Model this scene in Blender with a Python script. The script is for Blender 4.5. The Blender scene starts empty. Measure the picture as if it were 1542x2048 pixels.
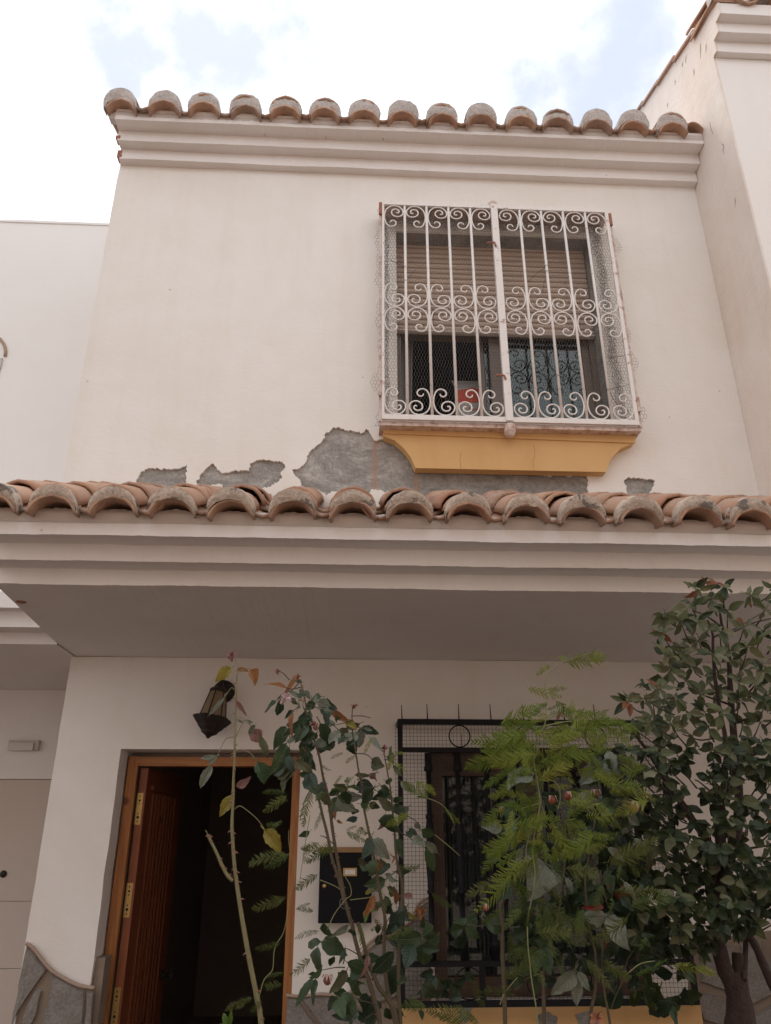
import bpy, bmesh, math, random
from mathutils import Vector, Matrix, noise
from mathutils.geometry import tessellate_polygon
R = math.radians
random.seed(7)
S = bpy.context.scene
COL = S.collection

# ------------------------------------------------------------------ camera
F_PX, PITCH, YAW, ROLL, CAM_Z = 1540.0, R(23.2), R(2.9), R(-0.07), 1.75
FW = Vector((math.sin(YAW)*math.cos(PITCH), math.cos(YAW)*math.cos(PITCH), math.sin(PITCH)))
_rt = Vector((math.cos(YAW), -math.sin(YAW), 0)); _up = _rt.cross(FW)
RT = math.cos(ROLL)*_rt + math.sin(ROLL)*_up
UP = -math.sin(ROLL)*_rt + math.cos(ROLL)*_up
cam_d = bpy.data.cameras.new('camera'); cam = bpy.data.objects.new('camera', cam_d); COL.objects.link(cam)
cam_d.sensor_fit = 'VERTICAL'; cam_d.sensor_height = 36.0; cam_d.lens = 36.0*F_PX/2048.0
cam_d.clip_start = 0.05; cam_d.clip_end = 5000
cam.matrix_world = Matrix(((RT.x, UP.x, -FW.x, 0), (RT.y, UP.y, -FW.y, 0), (RT.z, UP.z, -FW.z, CAM_Z), (0, 0, 0, 1)))
S.camera = cam

# ------------------------------------------------------------------ light
SUN_EL, SUN_AZ = R(60), R(-18)
EXPOSURE = 0.35
SKY_STRENGTH = 0.10
OPP_H, OPP_COL = 6.6, (.66, .53, .44)
CLOUD = (11.5, 11.6, 11.9)
w = bpy.data.worlds.new('World'); S.world = w; w.use_nodes = True
def node(nt, typ, **kw):
    n = nt.nodes.new(typ)
    for k, v in kw.items():
        if k == 'inp':
            for kk, vv in v.items(): n.inputs[kk].default_value = vv
        else: setattr(n, k, v)
    return n
def ramp(nt, src, stops):
    n = nt.nodes.new('ShaderNodeValToRGB'); e = n.color_ramp.elements
    while len(e) < len(stops): e.new(0.5)
    for i, (p, c) in enumerate(stops):
        e[i].position = p; e[i].color = (c[0], c[1], c[2], 1) if not isinstance(c, (int, float)) else (c, c, c, 1)
    nt.links.new(src, n.inputs[0]); return n.outputs[0]
def mixc(nt, fac, a, b, mode='MIX'):
    n = nt.nodes.new('ShaderNodeMix'); n.data_type = 'RGBA'; n.blend_type = mode
    for sock, val in ((n.inputs[0], fac), (n.inputs[6], a), (n.inputs[7], b)):
        if isinstance(val, bpy.types.NodeSocket): nt.links.new(val, sock)
        elif isinstance(val, (int, float)): sock.default_value = val
        else: sock.default_value = (val[0], val[1], val[2], 1)
    return n.outputs[2]
def mth(nt, op, a, b=None, clamp=False):
    n = nt.nodes.new('ShaderNodeMath'); n.operation = op; n.use_clamp = clamp
    for i, val in enumerate((a, b)):
        if val is None: continue
        if isinstance(val, bpy.types.NodeSocket): nt.links.new(val, n.inputs[i])
        else: n.inputs[i].default_value = val
    return n.outputs[0]
def dirpx(u, v):
    return (FW + RT*((u-771)/F_PX) - UP*((v-1024)/F_PX)).normalized()
nt = w.node_tree; nt.nodes.clear()
sky = node(nt, 'ShaderNodeTexSky', sky_type='NISHITA', sun_disc=False, sun_elevation=SUN_EL, sun_rotation=SUN_AZ, air_density=1.0, dust_density=2.0, ozone_density=1.0)
tc = node(nt, 'ShaderNodeTexCoord')
nz = node(nt, 'ShaderNodeTexNoise', inp={'Scale': 3.2, 'Detail': 7.0, 'Roughness': 0.55, 'Distortion': 0.4})
nt.links.new(tc.outputs['Generated'], nz.inputs['Vector'])
base_gap = ramp(nt, nz.outputs['Fac'], [(0.33, 1.0), (0.47, 0.0)])
nz2 = node(nt, 'ShaderNodeTexNoise', inp={'Scale': 9.0, 'Detail': 6.0, 'Roughness': 0.6})
nt.links.new(tc.outputs['Generated'], nz2.inputs['Vector'])
wob = node(nt, 'ShaderNodeVectorMath', operation='MULTIPLY_ADD')
nt.links.new(nz2.outputs['Color'], wob.inputs[0]); wob.inputs[1].default_value = (0.26, 0.26, 0.26)
nt.links.new(tc.outputs['Generated'], wob.inputs[2])
gap = base_gap
for (u, v, r0, r1) in ((250, 85, .02, .10), (430, 75, .02, .11), (560, 30, .0, .09), (1230, 150, .02, .15), (1080, 190, .0, .11)):
    d = dirpx(u, v)
    ds = node(nt, 'ShaderNodeVectorMath', operation='DISTANCE'); nt.links.new(wob.outputs[0], ds.inputs[0])
    ds.inputs[1].default_value = (d.x+.13, d.y+.13, d.z+.13)
    m = node(nt, 'ShaderNodeMapRange', inp={1: r0, 2: r1, 3: 1.0, 4: 0.0}); m.interpolation_type = 'SMOOTHSTEP'
    nt.links.new(ds.outputs['Value'], m.inputs[0])
    gap = mth(nt, 'MAXIMUM', gap, m.outputs[0])
hazed = mixc(nt, 0.5, sky.outputs[0], (9.0, 9.4, 10.4))     # thin high cloud over the blue
blu = mixc(nt, 0.92, hazed, (6.1, 6.7, 8.4))
cl = mixc(nt, gap, CLOUD, blu)
bg = node(nt, 'ShaderNodeBackground', inp={'Strength': SKY_STRENGTH}); nt.links.new(cl, bg.inputs[0])
out = node(nt, 'ShaderNodeOutputWorld'); nt.links.new(bg.outputs[0], out.inputs[0])

sl = bpy.data.lights.new('sun', 'SUN'); sun = bpy.data.objects.new('sun', sl); COL.objects.link(sun)
sl.energy = 2.2; sl.angle = R(25); sl.color = (1.0, 0.95, 0.88)
sd = Vector((math.sin(SUN_AZ)*math.cos(SUN_EL), math.cos(SUN_AZ)*math.cos(SUN_EL), math.sin(SUN_EL)))
sun.rotation_euler = sd.to_track_quat('Z', 'Y').to_euler()
S.view_settings.view_transform = 'Standard'; S.view_settings.look = 'None'
S.view_settings.exposure = EXPOSURE; S.view_settings.gamma = 1.0; S.view_settings.use_curve_mapping = False

# ------------------------------------------------------------------ helpers
def at(u, v, Y=None, Z=None):
    """photo pixel -> point of the place on the plane Y=const (or Z=const)"""
    d = FW + RT*((u-771)/F_PX) - UP*((v-1024)/F_PX)
    t = Y/d.y if Y is not None else (Z-CAM_Z)/d.z
    return Vector((d.x*t, d.y*t, CAM_Z + d.z*t))
class MB:
    def __init__(s): s.v = []; s.f = []
    def add(s, vs, fs):
        o = len(s.v); s.v += [tuple(p) for p in vs]; s.f += [tuple(i+o for i in f) for f in fs]; return s
    def box(s, x0, x1, y0, y1, z0, z1):
        return s.add([(x0,y0,z0),(x1,y0,z0),(x1,y1,z0),(x0,y1,z0),(x0,y0,z1),(x1,y0,z1),(x1,y1,z1),(x0,y1,z1)],
                     [(0,3,2,1),(4,5,6,7),(0,1,5,4),(1,2,6,5),(2,3,7,6),(3,0,4,7)])
    def bar(s, a, b, w, h=None):           # square bar between two points
        return s.tube([a, b], [w*.7071]*2, 4, twist=math.pi/4)
    def tube(s, pts, rad, n=6, caps=True, twist=0.0):
        pts = [Vector(p) for p in pts]
        if not hasattr(rad, '__len__'): rad = [rad]*len(pts)
        vs = []; prev = None
        for i, p in enumerate(pts):
            t = (pts[min(i+1, len(pts)-1)] - pts[max(i-1, 0)])
            t = t.normalized() if t.length > 1e-9 else Vector((0, 0, 1))
            if prev is None:
                a = Vector((0, 0, 1)) if abs(t.z) < .9 else Vector((1, 0, 0))
                x = t.cross(a).normalized()
            else:
                x = prev - t*prev.dot(t)
                x = x.normalized() if x.length > 1e-6 else t.orthogonal().normalized()
            prev = x; y = t.cross(x)
            for k in range(n):
                an = 2*math.pi*k/n + twist
                vs.append(p + (x*math.cos(an) + y*math.sin(an))*rad[i])
        fs = []
        for i in range(len(pts)-1):
            for k in range(n):
                fs.append((i*n+k, i*n+(k+1) % n, (i+1)*n+(k+1) % n, (i+1)*n+k))
        if caps:
            fs.append(tuple(range(n-1, -1, -1))); fs.append(tuple((len(pts)-1)*n+k for k in range(n)))
        return s.add(vs, fs)
    def lathe(s, prof, n=12, center=(0, 0, 0), axis=Vector((0, 0, 1)), rot=0.0):
        axis = axis.normalized(); x = axis.orthogonal().normalized(); y = axis.cross(x); c = Vector(center)
        vs = []
        for (r, h) in prof:
            for k in range(n):
                a = 2*math.pi*k/n + rot; vs.append(c + axis*h + (x*math.cos(a) + y*math.sin(a))*max(r, 1e-4))
        fs = []
        for i in range(len(prof)-1):
            for k in range(n): fs.append((i*n+k, i*n+(k+1) % n, (i+1)*n+(k+1) % n, (i+1)*n+k))
        fs.append(tuple(range(n-1, -1, -1))); fs.append(tuple((len(prof)-1)*n+k for k in range(n)))
        return s.add(vs, fs)
    def slab(s, outer, holes, y0, y1):
        """polygon in X,Z with holes, thickness y0..y1"""
        loops = [[Vector((p[0], p[1], 0)) for p in outer]] + [[Vector((p[0], p[1], 0)) for p in h] for h in holes]
        tri = tessellate_polygon(loops); flat = [p for l in loops for p in l]; n = len(flat)
        vs = [(p.x, y0, p.y) for p in flat] + [(p.x, y1, p.y) for p in flat]; fs = []
        for t in tri:
            a, b, c = [flat[i] for i in t]
            ar = (b.x-a.x)*(c.y-a.y) - (c.x-a.x)*(b.y-a.y)
            t = tuple(t) if ar > 0 else (t[0], t[2], t[1])
            fs.append(t); fs.append((t[0]+n, t[2]+n, t[1]+n))
        o = 0
        for li, l in enumerate(loops):
            m = len(l)
            for i in range(m): fs.append((o+i, o+i+n, o+(i+1) % m+n, o+(i+1) % m))
            o += m
        return s.add(vs, fs)
    def extrude_x(s, prof, xs, jit=0.0, xoff=None):
        """closed profile [(Y,Z)] extruded through the X stations xs, with slight hand-made unevenness"""
        n = len(prof); vs = []
        for i, x in enumerate(xs):
            for k, (y, z) in enumerate(prof):
                j = Vector((0, 0, 0))
                if jit: j = noise.noise_vector(Vector((x*2.3, k*5.1, z*3)))*jit + noise.noise_vector(Vector((x*11, k*3.7, 4)))*jit*.45 + noise.noise_vector(Vector((x*47, k*9.7, 8)))*jit*.38
                xx = x if xoff is None or i not in (0, len(xs)-1) else xoff(i, y, x)
                vs.append((xx, y + j.y, z + j.z))
        fs = []
        for i in range(len(xs)-1):
            for k in range(n): fs.append((i*n+k, (i+1)*n+k, (i+1)*n+(k+1) % n, i*n+(k+1) % n))
        fs.append(tuple(range(n-1, -1, -1))); fs.append(tuple((len(xs)-1)*n+k for k in range(n)))
        return s.add(vs, fs)
    def mesh(s, name, mat, smooth=False, fix=True):
        me = bpy.data.meshes.new(name); me.from_pydata(s.v, [], s.f); me.materials.append(mat)
        if fix:
            bm = bmesh.new(); bm.from_mesh(me); bmesh.ops.recalc_face_normals(bm, faces=bm.faces); bm.to_mesh(me); bm.free()
        if smooth:
            for p in me.polygons: p.use_smooth = True
        me.update(); return me
    def build(s, name, mat, parent=None, smooth=False, fix=True, **kw):
        return link(name, s.mesh(name, mat, smooth, fix), parent, **kw)
def link(name, data, parent=None, M=None, label=None, cat=None, group=None, kind=None):
    o = bpy.data.objects.new(name, data); COL.objects.link(o)
    if parent is not None:
        o.parent = parent
        if parent.get('_loc') is not None: o.matrix_parent_inverse = Matrix.Translation(-Vector(parent['_loc']))
    if M is not None: o.matrix_basis = M
    tag(o, label, cat, group, kind); return o
def tag(o, label=None, cat=None, group=None, kind=None):
    if label: o['label'] = label
    if cat: o['category'] = cat
    if group: o['group'] = group
    if kind: o['kind'] = kind
    return o
def thing(name, label, cat, loc=(0, 0, 0), group=None):
    o = bpy.data.objects.new(name, None); COL.objects.link(o); o.location = loc; o['_loc'] = list(loc); o.empty_display_size = .1
    return tag(o, label, cat, group)
def smoothline(pts, sub=6):
    P = [Vector(p) for p in pts]; out = []
    for i in range(len(P)-1):
        p0 = P[max(i-1, 0)]; p1 = P[i]; p2 = P[i+1]; p3 = P[min(i+2, len(P)-1)]
        for k in range(sub):
            t = k/sub
            out.append(.5*((2*p1) + (-p0+p2)*t + (2*p0-5*p1+4*p2-p3)*t*t + (-p0+3*p1-3*p2+p3)*t**3))
    out.append(P[-1]); return out
def ragged(pts, amp, step=.012, seed=0):
    out = []; n = len(pts); rnd = random.Random(seed)
    for i in range(n):
        a = Vector(pts[i]); b = Vector(pts[(i+1) % n]); m = max(1, int((b-a).length/step)); d = b-a
        nn = Vector((-d.y, d.x)).normalized() if d.length > 0 else Vector((0, 0))
        for k in range(m):
            p = a + d*(k/m); out.append(p + nn*amp*(rnd.random()-.5)*(1 if k else .3))
    return out

# ------------------------------------------------------------------ materials
def new_mat(name):
    m = bpy.data.materials.new(name); m.use_nodes = True; nt = m.node_tree; b = nt.nodes['Principled BSDF']; return m, nt, b
def tex(nt, scale, detail=5, rough=.55, coord='Object', dist=0.0, vec_scale=None, typ='ShaderNodeTexNoise'):
    t = node(nt, 'ShaderNodeTexCoord'); src = t.outputs[coord]
    if vec_scale:
        mp = node(nt, 'ShaderNodeMapping'); mp.inputs['Scale'].default_value = vec_scale; nt.links.new(src, mp.inputs[0]); src = mp.outputs[0]
    n = node(nt, typ)
    n.inputs['Scale'].default_value = scale
    if typ == 'ShaderNodeTexNoise':
        n.inputs['Detail'].default_value = detail; n.inputs['Roughness'].default_value = rough; n.inputs['Distortion'].default_value = dist
    nt.links.new(src, n.inputs['Vector']); return n.outputs[0]
def bump(nt, b, h, dist, strength=1.0, prev=None):
    n = node(nt, 'ShaderNodeBump', inp={'Distance': dist, 'Strength': strength}); nt.links.new(h, n.inputs['Height'])
    if prev is not None: nt.links.new(prev, n.inputs['Normal'])
    nt.links.new(n.outputs[0], b.inputs['Normal']); return n.outputs[0]
def M_plain(name, col, rough=.6, var=.12, scale=12, metal=0.0, bmp=0.0, spec=None, rand=0.0):
    m, nt, b = new_mat(name)
    f = tex(nt, scale, 6, .6)
    c = mixc(nt, f, tuple(x*(1-var) for x in col), tuple(min(1, x*(1+var)) for x in col))
    if rand:
        oi = node(nt, 'ShaderNodeObjectInfo'); c = mixc(nt, mth(nt, 'MULTIPLY', oi.outputs['Random'], rand), c, tuple(x*.45 for x in col))
    nt.links.new(c, b.inputs['Base Color']); b.inputs['Roughness'].default_value = rough; b.inputs['Metallic'].default_value = metal
    if spec is not None: b.inputs['Specular IOR Level'].default_value = spec
    if bmp: bump(nt, b, tex(nt, scale*6, 4, .6), bmp)
    return m
def M_plaster(name, col, dirt, amount=.5, bmp=.0025, speck=True):
    m, nt, b = new_mat(name)
    big = ramp(nt, tex(nt, .9, 6, .62, dist=.5), [(.38, 0), (.72, 1)])
    streak = ramp(nt, tex(nt, 2.2, 6, .6, vec_scale=(3.2, 3.2, .28)), [(.48, 0), (.78, 1)])
    mid = ramp(nt, tex(nt, 7, 6, .65), [(.35, 0), (.75, 1)])
    f = mth(nt, 'MULTIPLY', mth(nt, 'ADD', mth(nt, 'MULTIPLY', big, .6), mth(nt, 'ADD', mth(nt, 'MULTIPLY', streak, .35), mth(nt, 'MULTIPLY', mid, .2))), amount, True)
    c = mixc(nt, f, col, dirt)
    if speck:
        vo = node(nt, 'ShaderNodeTexVoronoi', inp={'Scale': 9.0, 'Randomness': 1.0}); t = node(nt, 'ShaderNodeTexCoord'); nt.links.new(t.outputs['Object'], vo.inputs['Vector'])
        sp = ramp(nt, vo.outputs['Distance'], [(.025, 1), (.05, 0)])
        rare = ramp(nt, tex(nt, 3.3, 2), [(.55, 0), (.6, 1)])
        c = mixc(nt, mth(nt, 'MULTIPLY', mth(nt, 'MULTIPLY', sp, rare), .55), c, (.16, .12, .09))
    nt.links.new(c, b.inputs['Base Color']); b.inputs['Roughness'].default_value = .88; b.inputs['Specular IOR Level'].default_value = .25
    h = mth(nt, 'ADD', mth(nt, 'MULTIPLY', tex(nt, 45, 6, .65, vec_scale=(.6, .6, 1.2)), .6), mth(nt, 'MULTIPLY', tex(nt, 6, 4, .5), 1.4))
    bump(nt, b, h, bmp); return m
def M_cement():
    m, nt, b = new_mat('bare_cement')
    f = tex(nt, 4.2, 9, .78, dist=.8, vec_scale=(.8, .8, 1.5)); c = ramp(nt, f, [(.30, (.17, .16, .15)), (.42, (.29, .275, .255)), (.52, (.36, .34, .315)), (.60, (.48, .46, .43)), (.70, (.62, .59, .56))])
    g = ramp(nt, tex(nt, 60, 5, .7), [(.3, .72), (.7, 1.12)]); c = mixc(nt, 1.0, c, g, 'MULTIPLY')
    # rust runs below the iron grille
    t = node(nt, 'ShaderNodeTexCoord'); sp = node(nt, 'ShaderNodeSeparateXYZ'); nt.links.new(t.outputs['Object'], sp.inputs[0])
    for x0, wd in ((at(750, 900, Y=3.7).x, .016), (at(833, 960, Y=3.7).x, .014)):
        wobx = mth(nt, 'ADD', sp.outputs[0], mth(nt, 'MULTIPLY', mth(nt, 'SUBTRACT', tex(nt, 14, 4), .5), .03))
        d = mth(nt, 'ABSOLUTE', mth(nt, 'SUBTRACT', wobx, x0))
        mk = node(nt, 'ShaderNodeMapRange', inp={1: wd*.2, 2: wd*1.5, 3: .6, 4: 0}); nt.links.new(d, mk.inputs[0])
        c = mixc(nt, mk.outputs[0], c, (.42, .24, .16))
    nt.links.new(c, b.inputs['Base Color']); b.inputs['Roughness'].default_value = .95; b.inputs['Specular IOR Level'].default_value = .15
    bump(nt, b, mth(nt, 'ADD', tex(nt, 70, 6, .7), mth(nt, 'MULTIPLY', f, 1.5)), .006); return m
def M_tile():
    m, nt, b = new_mat('terracotta')
    oi = node(nt, 'ShaderNodeObjectInfo')
    base = ramp(nt, oi.outputs['Random'], [(0, (.40, .20, .125)), (.35, (.50, .30, .20)), (.7, (.45, .27, .19)), (1, (.36, .24, .18))])
    f = ramp(nt, tex(nt, 14, 7, .65, dist=.4), [(.42, 0), (.68, 1)])
    c = mixc(nt, mth(nt, 'MULTIPLY', f, .65), base, (.40, .33, .275))
    d = ramp(nt, tex(nt, 26, 6, .7), [(.56, 0), (.72, 1)])
    c = mixc(nt, mth(nt, 'MULTIPLY', d, .6), c, (.12, .095, .08))
    nt.links.new(c, b.inputs['Base Color']); b.inputs['Roughness'].default_value = .92; b.inputs['Specular IOR Level'].default_value = .2
    bump(nt, b, tex(nt, 55, 6, .65), .003); return m
def M_mortar(name, light, dark):
    m, nt, b = new_mat(name)
    oi = node(nt, 'ShaderNodeObjectInfo'); t = node(nt, 'ShaderNodeTexCoord')
    ad = node(nt, 'ShaderNodeVectorMath', operation='ADD'); nt.links.new(t.outputs['Object'], ad.inputs[0])
    cb = node(nt, 'ShaderNodeCombineXYZ'); rr = mth(nt, 'MULTIPLY', oi.outputs['Random'], 50)
    for i in range(3): nt.links.new(rr, cb.inputs[i])
    nt.links.new(cb.outputs[0], ad.inputs[1])
    n1 = node(nt, 'ShaderNodeTexNoise', inp={'Scale': 11.0, 'Detail': 6.0, 'Roughness': .6}); nt.links.new(ad.outputs[0], n1.inputs['Vector'])
    n2 = node(nt, 'ShaderNodeTexNoise', inp={'Scale': 75.0, 'Detail': 5.0, 'Roughness': .7}); nt.links.new(ad.outputs[0], n2.inputs['Vector'])
    c = ramp(nt, n1.outputs['Fac'], [(.36, light), (.57, tuple(x*.86 for x in light)), (.59, dark), (.8, tuple(x*1.25 for x in dark))])
    c = mixc(nt, 1, c, ramp(nt, n2.outputs['Fac'], [(.3, .68), (.65, 1.06)]), 'MULTIPLY')
    nt.links.new(c, b.inputs['Base Color']); b.inputs['Roughness'].default_value = .95; b.inputs['Specular IOR Level'].default_value = .15
    bump(nt, b, mth(nt, 'ADD', n2.outputs['Fac'], mth(nt, 'MULTIPLY', n1.outputs['Fac'], 1.2)), .008); return m
def M_wood(name, c0, c1, axis='z', rough=.45):
    m, nt, b = new_mat(name)
    vs = {'z': (18, 18, 1.1), 'x': (1.1, 18, 18), 'y': (18, 1.1, 18)}[axis]
    f = tex(nt, 1.6, 8, .65, dist=1.2, vec_scale=vs)
    c = ramp(nt, f, [(.3, c0), (.55, c1), (.75, tuple(x*1.25 for x in c1))])
    k = node(nt, 'ShaderNodeTexVoronoi', inp={'Scale': 3.2}); t = node(nt, 'ShaderNodeTexCoord'); nt.links.new(t.outputs['Object'], k.inputs['Vector'])
    kn = ramp(nt, k.outputs['Distance'], [(.06, 1), (.1, 0)]); c = mixc(nt, mth(nt, 'MULTIPLY', kn, .75), c, tuple(x*.25 for x in c0))
    nt.links.new(c, b.inputs['Base Color']); b.inputs['Roughness'].default_value = rough; bump(nt, b, f, .0012); return m
def M_paint_rust(name, col, amount=.5):
    m, nt, b = new_mat(name)
    f = ramp(nt, tex(nt, 22, 7, .7), [(.62-.12*amount, 0), (.70, 1)])
    c = mixc(nt, f, col, (.30, .13, .07)); nt.links.new(c, b.inputs['Base Color']); b.inputs['Roughness'].default_value = .5
    bump(nt, b, tex(nt, 90, 4), .001); return m
def M_glass(name, tint=(.8, .9, .88), refl=1.0):
    m = bpy.data.materials.new(name); m.use_nodes = True; nt = m.node_tree; nt.nodes.clear()
    tr = node(nt, 'ShaderNodeBsdfTransparent', inp={'Color': (*tint, 1)}); gl = node(nt, 'ShaderNodeBsdfGlossy', inp={'Roughness': .02})
    fr = node(nt, 'ShaderNodeFresnel', inp={'IOR': 1.5}); mx = node(nt, 'ShaderNodeMixShader')
    nt.links.new(mth(nt, 'MULTIPLY', fr.outputs[0], refl, True), mx.inputs[0]); nt.links.new(tr.outputs[0], mx.inputs[1]); nt.links.new(gl.outputs[0], mx.inputs[2])
    o = node(nt, 'ShaderNodeOutputMaterial'); nt.links.new(mx.outputs[0], o.inputs[0]); return m

WHITE = M_plaster('white_plaster', (.81, .778, .742), (.68, .59, .48), .62)
WHITE2 = M_plaster('white_plaster_cornice', (.81, .775, .75), (.68, .61, .56), .55, .0035)
WHITE3 = M_plaster('white_plaster_neighbour', (.82, .785, .755), (.75, .70, .63), .4, .0015, False)
WORN = M_plaster('worn_plaster', (.77, .70, .64), (.62, .47, .37), .75, .005)
CEMENT = M_cement(); TILE = M_tile()
MORTAR = M_mortar('tile_mortar', (.72, .60, .50), (.27, .24, .215))
MORTAR_U = M_mortar('tile_mortar_upper', (.66, .60, .56), (.55, .50, .46))
MORTAR_W = M_plaster('mortar_white', (.62, .56, .52), (.45, .37, .32), .7, .006, False)
OCHRE = M_plaster('ochre_paint', (.67, .43, .20), (.54, .31, .12), .9, .0015)
IRON_L = M_plain('weathered_lantern_iron', (.028, .021, .018), .6, .4, 30, 0, 0, .25)
IRON_W = M_paint_rust('white_iron', (.74, .69, .65), .3)
IRON_R = M_paint_rust('rusty_white_iron', (.62, .50, .44), 1.4)
RUST = M_plain('rusty_iron', (.30, .13, .08), .85, .4, 30)
IRON_B = M_plain('black_iron', (.010, .010, .012), .6, .3, 30, 0, 0, .18)
WIRE = M_plain('galvanised_wire', (.19, .175, .165), .6, .3, 40, .2)
WIRE_B = M_plain('dark_screen_wire', (.035, .03, .028), .6)
TIE = M_plain('black_tie_wire', (.02, .02, .02), .6)
SLAT = M_plain('shutter_plastic', (.57, .44, .355), .55, .08, 4, 0, 0, None, .18)
ALU = M_plain('bronze_aluminium', (.17, .13, .105), .4, .1, 8)
GLASS = M_glass('window_glass', (.55, .62, .62), 1.3)
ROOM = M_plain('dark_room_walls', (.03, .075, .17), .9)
HALL = M_plain('hall_walls', (.40, .34, .31), .9)
PINE = M_wood('varnished_pine', (.24, .085, .025), (.40, .16, .045))
PINE_X = M_wood('varnished_pine_head', (.26, .10, .03), (.42, .175, .05), 'x')
DOORW = M_wood('mahogany_stained_door', (.10, .028, .012), (.19, .055, .02))
BRASS = M_plain('brass', (.50, .35, .14), .38, .2, 30, .8)
DARK = M_plain('dark_hole', (.015, .012, .01), .7)
BROWNW = M_wood('brown_window_wood', (.05, .025, .015), (.085, .042, .025))
BEIGE = M_plain('beige_lacquer', (.55, .46, .39), .5, .04, 2)
STONE = M_mortar('cladding_stone', (.31, .275, .25), (.25, .22, .195))
JOINT = M_plaster('joint_mortar', (.27, .21, .16), (.19, .14, .10), .7, .006, False)
CAPT = M_plaster('terracotta_edging', (.42, .31, .245), (.32, .21, .15), .7, .004, False)
BRICK = M_plain('red_brick', (.36, .15, .10), .9, .25, 30, 0, .003)
BOX_R = M_plain('red_card', (.55, .06, .03), .6)
BOX_G = M_plain('grey_card', (.42, .41, .39), .8)
CURT = M_plain('grey_curtain', (.33, .31, .30), .9)
AMBER = M_plain('amber_glass', (.20, .14, .085), .35, .25, 14)
MAILB = M_plain('black_lacquer', (.007, .007, .010), .5, .12, 12, 0, 0, .15)
CARD = M_plain('white_card', (.70, .66, .60), .7)
SILV = M_plain('faded_silver_print', (.14, .14, .15), .5)
FIXT = M_plain('grey_plastic', (.50, .46, .42), .5)
GROUND = M_plain('street_concrete', (.12, .085, .068), .9, .2, 3, 0, .004)
SOIL = M_plain('soil', (.07, .05, .035), .95, .3, 20, 0, .01)
# ------------------------------------------------------------------ setting
g = MB(); g.add([(-400, -400, -.02), (400, -400, -.02), (400, 400, -.02), (-400, 400, -.02)], [(0, 1, 2, 3)])
g.build('street', GROUND, fix=False, kind='structure')
# unseen house added across the lane to cut front light and bounce warm light
op = thing('house', 'unseen plain house added across the lane to block and bounce light', 'house', (0, -2.8, 0))
MB().box(-5.5, 9.0, -7.0, -2.8, 0, OPP_H).build('front_wall', M_plaster('bounce_render', OPP_COL, tuple(x*.85 for x in OPP_COL), .5), op)
MB().box(-5.6, 9.1, -7.1, -2.65, OPP_H+.001, OPP_H+.12).build('coping', WHITE3, op)
MB().box(-4.6, 2.75, 2.95, 9.0, -.015, .0).build('porch_floor', M_plain('porch_floor_tile', (.075, .04, .028), .6), kind='structure')
MB().box(-1.2, 2.2, 2.0, 2.9, -.015, .12).build('planting_bed', SOIL, kind='structure')

YU, YL = 3.70, 4.60            # upper and lower wall planes
ZS = 2.76                      # porch soffit
XL_UP, XR = -1.495, 2.219
def left_edge(y): return -1.50 - (y-3.195)*.0925

house = thing('house', 'white two storey house with tiled porch roof, peeling plaster and ochre window apron', 'house', (.4, 4.6, 0))

# ---- upper wall : plaster skin with peeled patches over cement
def zp(lst, ox, oy, sc, Y): return [(lambda q: (q.x, q.z))(at(ox+x*sc, oy+y*sc, Y=Y)) for x, y in lst]
p_main = zp([(110,455),(175,440),(215,405),(240,380),(245,335),(275,290),(330,240),(385,190),(410,165),(405,130),(455,100),(490,68),(545,72),(590,95),(680,105),(745,120),(765,110),(780,80),(815,120),(850,180),(880,190),(940,165),(1000,190),(1100,265),(1180,360),(1240,450)], 560, 840, .2205, YU)
p_main += zp([(150,190),(240,200),(350,205),(500,213),(560,205),(620,216),(660,226),(690,210),(730,226),(800,215),(812,240),(808,270),(812,310),(800,345)], 770, 840, .5006, YU)
p_main += zp([(1500,800),(1350,790),(1250,720),(1110,655),(1050,640),(960,660),(870,628),(825,632),(790,690),(700,650),(620,640),(540,665),(480,648),(420,690),(350,632),(220,625),(190,590),(180,540),(130,495)], 560, 840, .2205, YU)
patch = [p_main,
  zp([(545,250),(555,225),(570,205),(600,193),(640,197),(715,195),(748,180),(745,225),(742,276),(660,276),(655,262),(600,262),(575,258)], 0, 840, .4994, YU),
  zp([(787,250),(800,225),(830,190),(850,176),(868,190),(890,215),(930,205),(1000,205),(1003,175),(1040,160),(1130,168),(1143,190),(1125,210),(1128,235),(1080,270),(900,284),(890,260),(850,258),(820,275),(795,272)], 0, 840, .4994, YU),
  zp([(287,90),(330,62),(400,72),(470,80),(540,85),(553,100),(530,160),(490,210),(400,240),(300,245),(320,200),(310,140)], 1180, 940, .2348, YU)]
WX0, WX1, WZ0, WZ1 = .255, 1.472, 3.905, 5.236       # upper window opening
win_hole = [(WX0, WZ0), (WX1, WZ0), (WX1, WZ1), (WX0, WZ1)]
outer = [(XL_UP, 3.15), (XR, 3.15), (XR, 5.95), (XL_UP, 5.95)]
lft = [Vector((XL_UP, 5.95 - i*.05)) for i in range(57)]
outer = [(XR, 3.15), (XR, 5.95)] + [(XL_UP + noise.noise(Vector((0, 3, p.y*5)))*.005, p.y) for p in lft]
for u, v, r, a_ in ((340,580,1.3,.6),):
    ca, sa = math.cos(a_), math.sin(a_); pp = [(r*2.6*math.cos(t)*random.uniform(.5, 1.3), r*.8*math.sin(t)*random.uniform(.5, 1.3)) for t in [i*.7 for i in range(9)]]
    patch.append([(lambda q: (q.x, q.z))(at(u + x*ca - y*sa, v + x*sa + y*ca, Y=YU)) for x, y in pp])
holes = [[(p.x, p.y) for p in ragged(q, .011 if i < 4 else .002, .008, i)] for i, q in enumerate(patch)]
MB().slab(outer, holes + [win_hole], YU-.004, YU+.010).build('plaster', WHITE, house, label='white plaster with peeled patches low down on the upper wall')
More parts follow.
